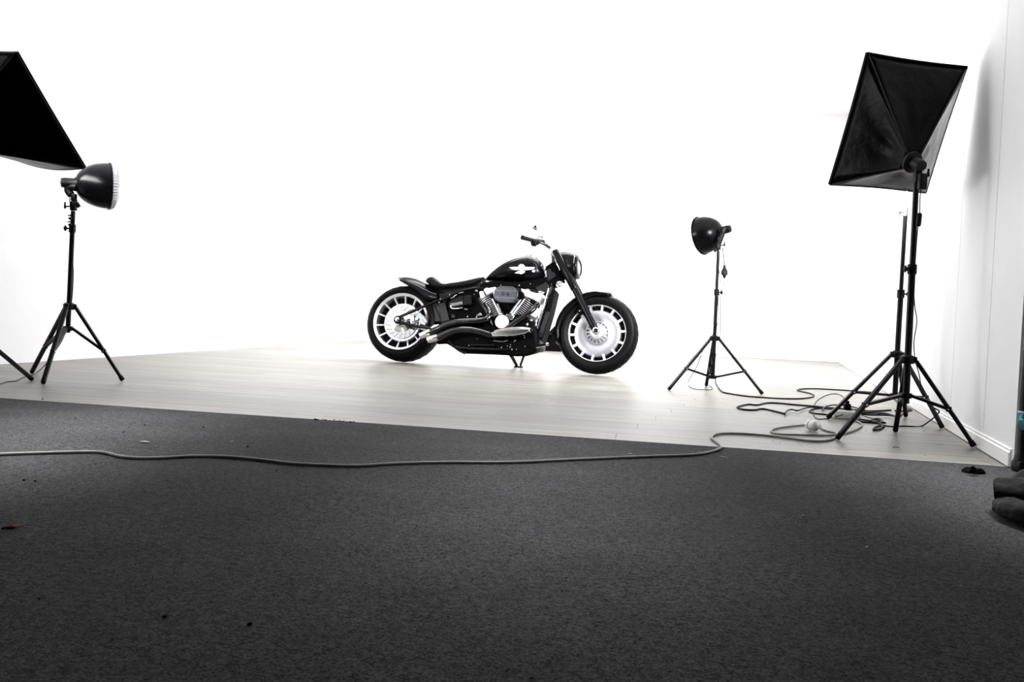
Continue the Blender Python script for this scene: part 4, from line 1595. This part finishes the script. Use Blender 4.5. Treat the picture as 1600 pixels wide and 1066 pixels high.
tag(cable('power_cable', fpts([(1117.5, 591), (1119, 600), (1127, 611), (1136, 614.5), (1165, 619), (1189, 621), (1222, 623), (1251, 623), (1267, 621), (1272, 618.5), (1266, 615), (1250, 611.5), (1246, 610), (1251, 608.2), (1272, 607.5), (1303, 609), (1334, 611), (1360, 613), (1380, 616), (1393, 620.5), (1405, 630), (1416, 637), (1420, 640), (1412, 642.5), (1398, 642)], .005), .0048, 'cord_black'),
    'black cable running from the dome lamp stand in a hairpin loop to the right stands', 'cable')
tag(cable('power_cable', fpts([(1226, 646.5), (1206, 641.7), (1191, 639), (1178, 640.7), (1162, 640), (1152, 637), (1157, 634.5), (1170, 632), (1183, 633), (1197, 630), (1214, 630), (1246, 633), (1271, 635), (1292, 637), (1330, 640), (1360, 642.5), (1392, 641)], .005), .005, 'cord_black'),
    'black cable lying in a narrow pointed loop left of the white power strip', 'cable')
tag(cable('power_cable', fpts([(1226, 646.5), (1230, 642), (1237, 640), (1246, 641.7), (1256, 638.7), (1269, 636.3), (1290, 638.2), (1320, 643), (1352, 648), (1390, 649)], .012), .0045, 'cord_black'),
    'short wavy black cable from the end of the pointed loop towards the power strip', 'cable')
tag(cable('power_cable', fpts([(1384, 661), (1340, 655), (1300, 649), (1272, 646), (1265, 643), (1270, 639.5), (1284, 638), (1310, 640), (1345, 645), (1380, 646), (1398, 650)], .005), .0045, 'cord_black'),
    'black cable in a flat loop passing behind the white power strip', 'cable')
tag(cable('power_cable', fpts([(1285, 641), (1289, 636), (1302, 633), (1320, 634), (1340, 638), (1365, 645), (1395, 650), (1402, 653)], .014), .004, 'cord_black'),
    'black cable bowed over the others behind the left foot of the far stand', 'cable')
lp = [(1317, 648.5, .03), (1300, 652.5, .003), (1292, 654, .003), (1279, 655, .003), (1272, 650, .003), (1270.6, 639, .003), (1277, 626, .003), (1292, 617.6, .003), (1305, 615.5, .003), (1316, 619, .003), (1322.6, 629, .01), (1328, 636, .02), (1340, 645, .01), (1352, 651, .005), (1374, 657, .003)]
tag(cable('thin_cable', [fl(*p) for p in lp], .0026, 'cord_black'), 'thin black cable in a wide arching loop beside the white power strip', 'cable')
tag(cable('power_cable', fpts([(1330, 655), (1345, 659), (1360, 660.5), (1376, 661), (1378, 657), (1370, 654.5), (1362, 657), (1376, 663), (1379, 666), (1374, 671), (1365, 672), (1367, 668), (1376, 666), (1381, 668)], .006), .005, 'cord_black'),
    'knotted end of a black cable right of the white power strip', 'cable')
lp = [(1378, 664.5, .003), (1392, 666.5, .003), (1411, 666, .003), (1425, 666.5, .003), (1440, 666, .003), (1455, 656, .03), (1464, 648, .09), (1467.5, 643, .13), (1464, 640, .15), (1460, 638, .17)]
tag(cable('thin_cable', [fl(a, b, .003) if z < .02 else at(a, b, feetB[2].y) for i, (a, b, z) in enumerate(lp)], .0034, 'cord_black'),
    'thin black cable on the floor rising onto the right leg of the far stand', 'cable')
tag(cable('power_cable', fpts([(1405, 652), (1414, 644), (1421, 642.5), (1425, 641), (1420, 638), (1411, 634), (1402, 630)], .004), .0035, 'cord_black'),
    'small curl of black cable at the foot of the right wall behind the stands', 'cable')
ec = cable('extension_cord', fpts([(-60, 713), (0, 710), (60, 708), (140, 706.2), (165, 708), (195, 714.5), (240, 716), (300, 713.2), (350, 714), (400, 718), (450, 724), (500, 727), (560, 728), (620, 724.5), (700, 722.5), (800, 722.5), (900, 718), (1000, 714), (1080, 711), (1110, 706.3), (1125, 701), (1127, 697.5), (1119, 690.5), (1112, 684.5), (1116, 679.7), (1130, 677.5), (1160, 678), (1200, 681), (1240, 686), (1275, 689.5), (1298, 687), (1308, 681), (1306, 676.5), (1296, 674.5), (1287, 671), (1280.5, 666.5)], .0055), .0050, 'cord_grey', n=10)
tag(ec, 'long pale grey extension cord lying across the carpet and up onto the wood floor', 'cord')
pc = cable('plug_cord', fpts([(1262, 663.5), (1240, 665.8), (1215, 669), (1205, 673), (1210, 676.7), (1225, 679), (1260, 680), (1290, 680.5), (1310, 679), (1325, 676), (1340, 670), (1347, 664.5), (1343, 660), (1337, 658)], .0055), .0045, 'cord_grey', n=10)
tag(pc, 'short grey cord looping from the round white plug to the white power strip', 'cord')


def blk(name, a, b, prof, m, label, cat, zc_):
    P, Q = fl(*a, zc_), fl(*b, zc_)
    mb = MB()
    mb.lathe(prof((Q - P).length), P, Q - P, n=18)
    return tag(mb.build(name, M[m]), label, cat)


pl = blk('mains_plug', (1262, 663.5), (1281, 667), lambda L: [(0, -.014), (.006, -.014), (.008, 0), (.010, .002), (.022, .008), (.0235, .018), (.020, .020), (.020, .023), (.0235, .025), (.024, L * .65), (.020, L * .75), (.010, L * .85), (.007, L), (0, L)], 'white_plastic', 'round white plug and socket joined on the wood floor', 'plug', .025)
mb = MB()
P, Q = fl(1262, 663.5, .025), fl(1281, 667, .025)
mb.lathe([(.0205, .0195), (.0239, .0205), (.0239, .0228), (.0205, .0235)], P, Q - P, n=18)
mb.build('plug_band', M['clear_cap'], pl)
ps = empty('power_strip', fl(1325, 655))
ang = math.atan2((fl(1340, 656) - fl(1308, 654)).y, (fl(1340, 656) - fl(1308, 654)).x)
ps.rotation_euler = (0, 0, ang)
tag(ps, 'white power strip with a black plug under the left leg of the far stand', 'power strip')
mb = MB()
mb.box((-.012, 0, .022), (.14, .06, .044), bev=.008)
mb.build('housing', M['white_plastic'], ps, smooth=30)
mb = MB()
mb.box((-.07, .004, .016), (.03, .045, .03), bev=.007)
mb.build('end_cap', M['clear_cap'], ps, smooth=30)
for i, x in enumerate((-.045, 0.0, .04)):
    mb = MB()
    mb.lathe([(.019, 0), (.0195, .002), (.017, .003), (.0165, -.0), (0, .0005)], (x, 0, .0442), (0, 0, 1), n=18)
    so_ = mb.build('socket', M['clear_cap'], ps)
mb = MB()
mb.box((-.005, .012, .062), (.034, .034, .036), bev=.006)
mb.box((-.005, .012, .085), (.018, .02, .02), bev=.004)
mb.build('black_plug', M['cord_black'], ps, smooth=30)['label'] = 'black plug'

# ------------------------------------------------------------------ post with a teal strap, cloths, litter
P0 = fl(1598.5, 737.4)
pt = empty('door_post', P0)
tag(pt, 'black post with a teal strap at the end of the right wall', 'post')
mb = MB()
mb.box((0, 0, .02), (.062, .06, .04), bev=.008)
mb.lathe([(.034, .03), (.032, .045), (.0295, .06), (.027, .065), (.024, .25), (.022, .45), (.021, 2.3), (0, 2.3)], (0, 0, 0), (0, 0, 1), n=18)
mb.build('post_body', M['black_plastic'], pt, smooth=30)
zt = at(1600, 650, P0.y).z
mb = MB()
mb.lathe([(.0235, -.022), (.0265, -.02), (.0275, .008), (.0235, .012)], (0, 0, zt), (0, 0, 1), n=18)
st_ = mb.build('strap', M['teal'], pt)
mb = MB()
mb.tube(spline([(-.024, -.012, zt + .004), (-.029, -.018, zt - .01), (-.026, -.022, zt - .03), (-.018, -.026, zt - .045)], 5), [.005] * 6 + [.009] * 6 + [.009] * 3 + [.006], 8)
mb.build('strap_end', M['teal'], st_)
mb = MB()
mb.lathe([(.024, .011), (.0275, .011), (.0275, .016), (.024, .016)], (0, 0, zt), (0, 0, 1), n=18, closed=True)
mb.build('strap_edge', M['white_plastic'], st_)
mb = MB()
mb.box((-.006, -.027, .13), (.005, .005, .2), bev=.001)
mb.build('strip', M['silver_metal'], pt)


def heap(name, c, sx, sy, h, seed, m, nu=56, nv=22, flat=.0, rot=0.0):
    mb = MB()
    rings = []
    cr_, sr_ = math.cos(rot), math.sin(rot)
    for j in range(nv):
        t = j / (nv - 1) * math.pi / 2
        ring_ = []
        for k in range(nu):
            a = 2 * math.pi * k / nu
            q = V((math.cos(a) * 2.2, math.sin(a) * 2.2, seed + j * .09))
            edge = 1 + .16 * noise.noise(q) + .08 * noise.noise(q * 2.7)
            rr_ = max(math.cos(t), .0) ** .45 * edge
            x, y = sx * rr_ * math.cos(a), sy * rr_ * math.sin(a)
            fold = noise.noise(V((x / sx * 1.3 + seed, y / sy * 4.2 + x / sx * 1.5, seed * 2))) * .42 + .2 * abs(noise.noise(V((x / sx * 3, y / sy * 7, seed))))
            z = h * math.sin(t) * (1 + fold)
            ring_.append(V((c.x + x * cr_ - y * sr_, c.y + x * sr_ + y * cr_, max(z, .001))))
        rings.append(ring_)
    mb.loft(rings)
    return mb.build(name, M[m], smooth=75)


cj = fl(1668, 796)
jk = heap('crumpled_jacket', V((cj.x, cj.y, 0)), .16, .17, .085, 3.1, 'cloth', rot=.3)
tag(jk, 'crumpled black jacket lying on the carpet at the right edge of the picture', 'clothing')


def roll(name, pts, rads, seed, flat=.85):
    sl = spline(pts, 8)
    m_ = len(sl)
    rg = []
    for i, p in enumerate(sl):
        f = i / (m_ - 1)
        r0 = rads[0] + (rads[1] - rads[0]) * f
        t = (sl[min(i + 1, m_ - 1)] - sl[max(i - 1, 0)]).normalized()
        u = t.cross(V((0, 0, 1))).normalized()
        w_ = u.cross(t)
        ring_ = []
        for k in range(36):
            a = 2 * math.pi * k / 36
            r_ = r0 * (1 + .16 * noise.noise(V((math.cos(a) * 1.6, math.sin(a) * 1.6, f * 4 + seed))) + .10 * noise.noise(V((math.cos(a) * 4, math.sin(a) * 4, f * 9 + seed))))
            q = p + (u * math.cos(a) + w_ * math.sin(a) * flat) * r_
            ring_.append(V((q.x, q.y, max(q.z, .0015))))
        rg.append(ring_)
    # the open end of the sleeve, turned in
    c0 = sum(rg[0], V((0, 0, 0))) / 36
    t0 = (sl[1] - sl[0]).normalized()
    rg = [[c0 + (q - c0) * .55 + t0 * .02 for q in rg[0]], [c0 + (q - c0) * .86 + t0 * .002 for q in rg[0]]] + rg
    mb = MB()
    mb.loft(rg)
    return mb.build(name, M['cloth'], jk, smooth=70)


roll('sleeve', [fl(1555, 772, .050), fl(1575, 772, .054), fl(1600, 772, .054), fl(1640, 776, .05)], (.047, .055), 1.3)
roll('sleeve', [fl(1566, 791, .026), fl(1585, 797, .034), fl(1610, 806, .034), fl(1650, 816, .03)], (.028, .042), 7.7)
cg = fl(1521, 739)
gl_ = heap('dropped_glove', V((cg.x, cg.y, 0)), .040, .030, .016, 8.4, 'deep_black', nu=30, nv=10)
tag(gl_, 'small black scrap of cloth on the carpet beside the right wall corner', 'cloth scrap')
mb = MB()
mb.tube(spline([fl(1513, 739, .008), fl(1519, 734, .020), fl(1521, 731, .030), fl(1524, 734, .02)], 5), [.006] * 5 + [.007] * 5 + [.005] * 5 + [.004], 7)
mb.tube(spline([fl(1522, 737, .012), fl(1528, 735, .016), fl(1533, 733.5, .022)], 5), [.007] * 5 + [.004] * 5 + [.0015], 7)
mb.build('loose_end', M['deep_black'], gl_)


def leafm(name, px, py, L, W, ang, m, label, cat, curl=.002, group=None):
    c = fl(px, py)
    mb = MB()
    n = 9
    top = []
    ca, sa = math.cos(ang), math.sin(ang)
    for i in range(n):
        f = i / (n - 1)
        w = W * math.sin(math.pi * min(max(f, .04), .97)) ** .8
        for sgn in (-1, 0, 1):
            x, y = (f - .5) * L, sgn * w / 2
            z = .003 + curl * (abs(sgn) * .8 + .5 * math.sin(f * 5 + px))
            top.append(V((c.x + x * ca - y * sa, c.y + x * sa + y * ca, max(z, .0012))))
    fs = []
    for i in range(n - 1):
        for k in range(2):
            a = i * 3 + k
            fs.append((a, a + 1, a + 4, a + 3))
    mb.add(top, fs)
    o = mb.build(name, M[m], smooth=60)
    so = o.modifiers.new('solid', 'SOLIDIFY')
    so.thickness = .0008
    return tag(o, label, cat, group)


leafm('dry_leaf', 226, 692.5, .036, .018, .1, 'leaf', 'dry pale leaf on the carpet behind the grey cord at left', 'leaf')
leafm('dry_leaf', 362, 692, .016, .009, .5, 'leaf', 'tiny pale leaf flake on the carpet right of the larger dry leaf', 'leaf')
leafm('dry_leaf', 985, 711.5, .022, .008, .0, 'leaf', 'small dry leaf on the carpet close behind the grey cord near centre', 'leaf')
leafm('dry_leaf', 1131, 716, .03, .010, -.1, 'leaf', 'small curled leaf on the carpet just below the bend of the grey cord', 'leaf')
leafm('dry_leaf', 1400, 701, .026, .010, -.1, 'twig', 'reddish brown leaf on the wood floor below the right softbox lamp', 'leaf', curl=.003)
leafm('paper_scrap', 1257, 808.5, .014, .010, .4, 'paper', 'white paper scrap on the carpet below the right softbox lamp', 'paper scrap', curl=.002)
leafm('paper_scrap', 1283, 682, .022, .010, .3, 'paper', 'small white scrap on the wood floor inside the loop of the grey cord', 'paper scrap', curl=.003)
leafm('paper_scrap', 1354, 857, .006, .004, .3, 'paper', 'tiny white speck of paper on the carpet, nearest the camera at right', 'paper scrap', curl=.001)
mb = MB()
mb.tube(spline([fl(2, 826, .005), fl(12, 825, .006), fl(22, 824, .007), fl(32, 821.5, .006)], 5), [.003] * 5 + [.0045] * 5 + [.004] * 5 + [.002], 8)
tag(mb.build('broken_twig', M['twig']), 'short brown twig on the carpet at the left edge', 'twig')
for (a, b, lab) in (((36, 751), (57, 754), 'two black crumbs of dirt on the carpet in front of the cord at far left'), ((190, 669), (195, 676), 'black dirt crumb on the carpet near the wood edge at left'), ((315, 668), (318, 671), 'black dirt crumb on the carpet between the wood edge and the leaf flake')):
    pass
# scattered dirt: far too many specks to count
_bm = bmesh.new()
bmesh.ops.create_icosphere(_bm, subdivisions=1, radius=.5)
_bm.verts.index_update()
LV, LF = [v.co.copy() for v in _bm.verts], [tuple(v.index for v in f.verts) for f in _bm.faces]
_bm.free()


def lump(mb, c, size, ang):
    rt = Matrix.Rotation(ang, 3, 'Z')
    mb.add([c + rt @ V((v.x * size[0] * rnd.uniform(.7, 1.2), v.y * size[1] * rnd.uniform(.7, 1.2), v.z * size[2])) for v in LV], LF)


mb = MB()
rnd = random.Random(5)
for k in range(320):
    px, py = rnd.uniform(-20, 1640), 700 + 380 * rnd.random() ** 1.4
    c = fl(px, py)
    if (c - A0).dot(FC) > -.03:
        continue
    r_ = rnd.uniform(.0006, .0015) * (1.6 if rnd.random() < .05 else 1)
    lump(mb, c + V((0, 0, r_ * .6)), (r_ * rnd.uniform(1.4, 3), r_ * rnd.uniform(1.4, 2.6), r_ * 1.4), rnd.uniform(0, 3))
for (px, py) in ((37, 751.5), (55, 753), (193, 676), (318, 668.5), (387, 699), (432, 736), (67, 624), (390, 977), (258, 965), (118, 655), (226, 665)):
    c = fl(px, py)
    lump(mb, c + V((0, 0, .002)), (.009, .007, .005), px)
for k in range(36):
    px, py = rnd.uniform(1180, 1520), rnd.uniform(672, 716)
    c = fl(px, py)
    if (c - A0).dot(FC) < .03 or c.x > (BR + RW * ((c.y - BR.y) / RW.y)).x - .06:
        continue
    r_ = rnd.uniform(.001, .0028)
    lump(mb, c + V((0, 0, r_ * .5)), (r_ * 2, r_ * 1.6, r_), k)
for k in range(40):
    px = rnd.uniform(490, 560)
    c = A0 + BD * ((fl(px, 622 + px * .0681) - A0).dot(BD)) + FC * rnd.uniform(-.02, .012)
    r_ = rnd.uniform(.002, .005)
    lump(mb, V((c.x, c.y, r_ * .4)), (r_ * 2.4, r_ * 1.6, r_), k)
o = mb.build('dirt', M['crumb'], smooth=0)
o['kind'] = 'stuff'
tag(o, 'fine black specks of dirt scattered over the carpet and floor edge', 'dirt')
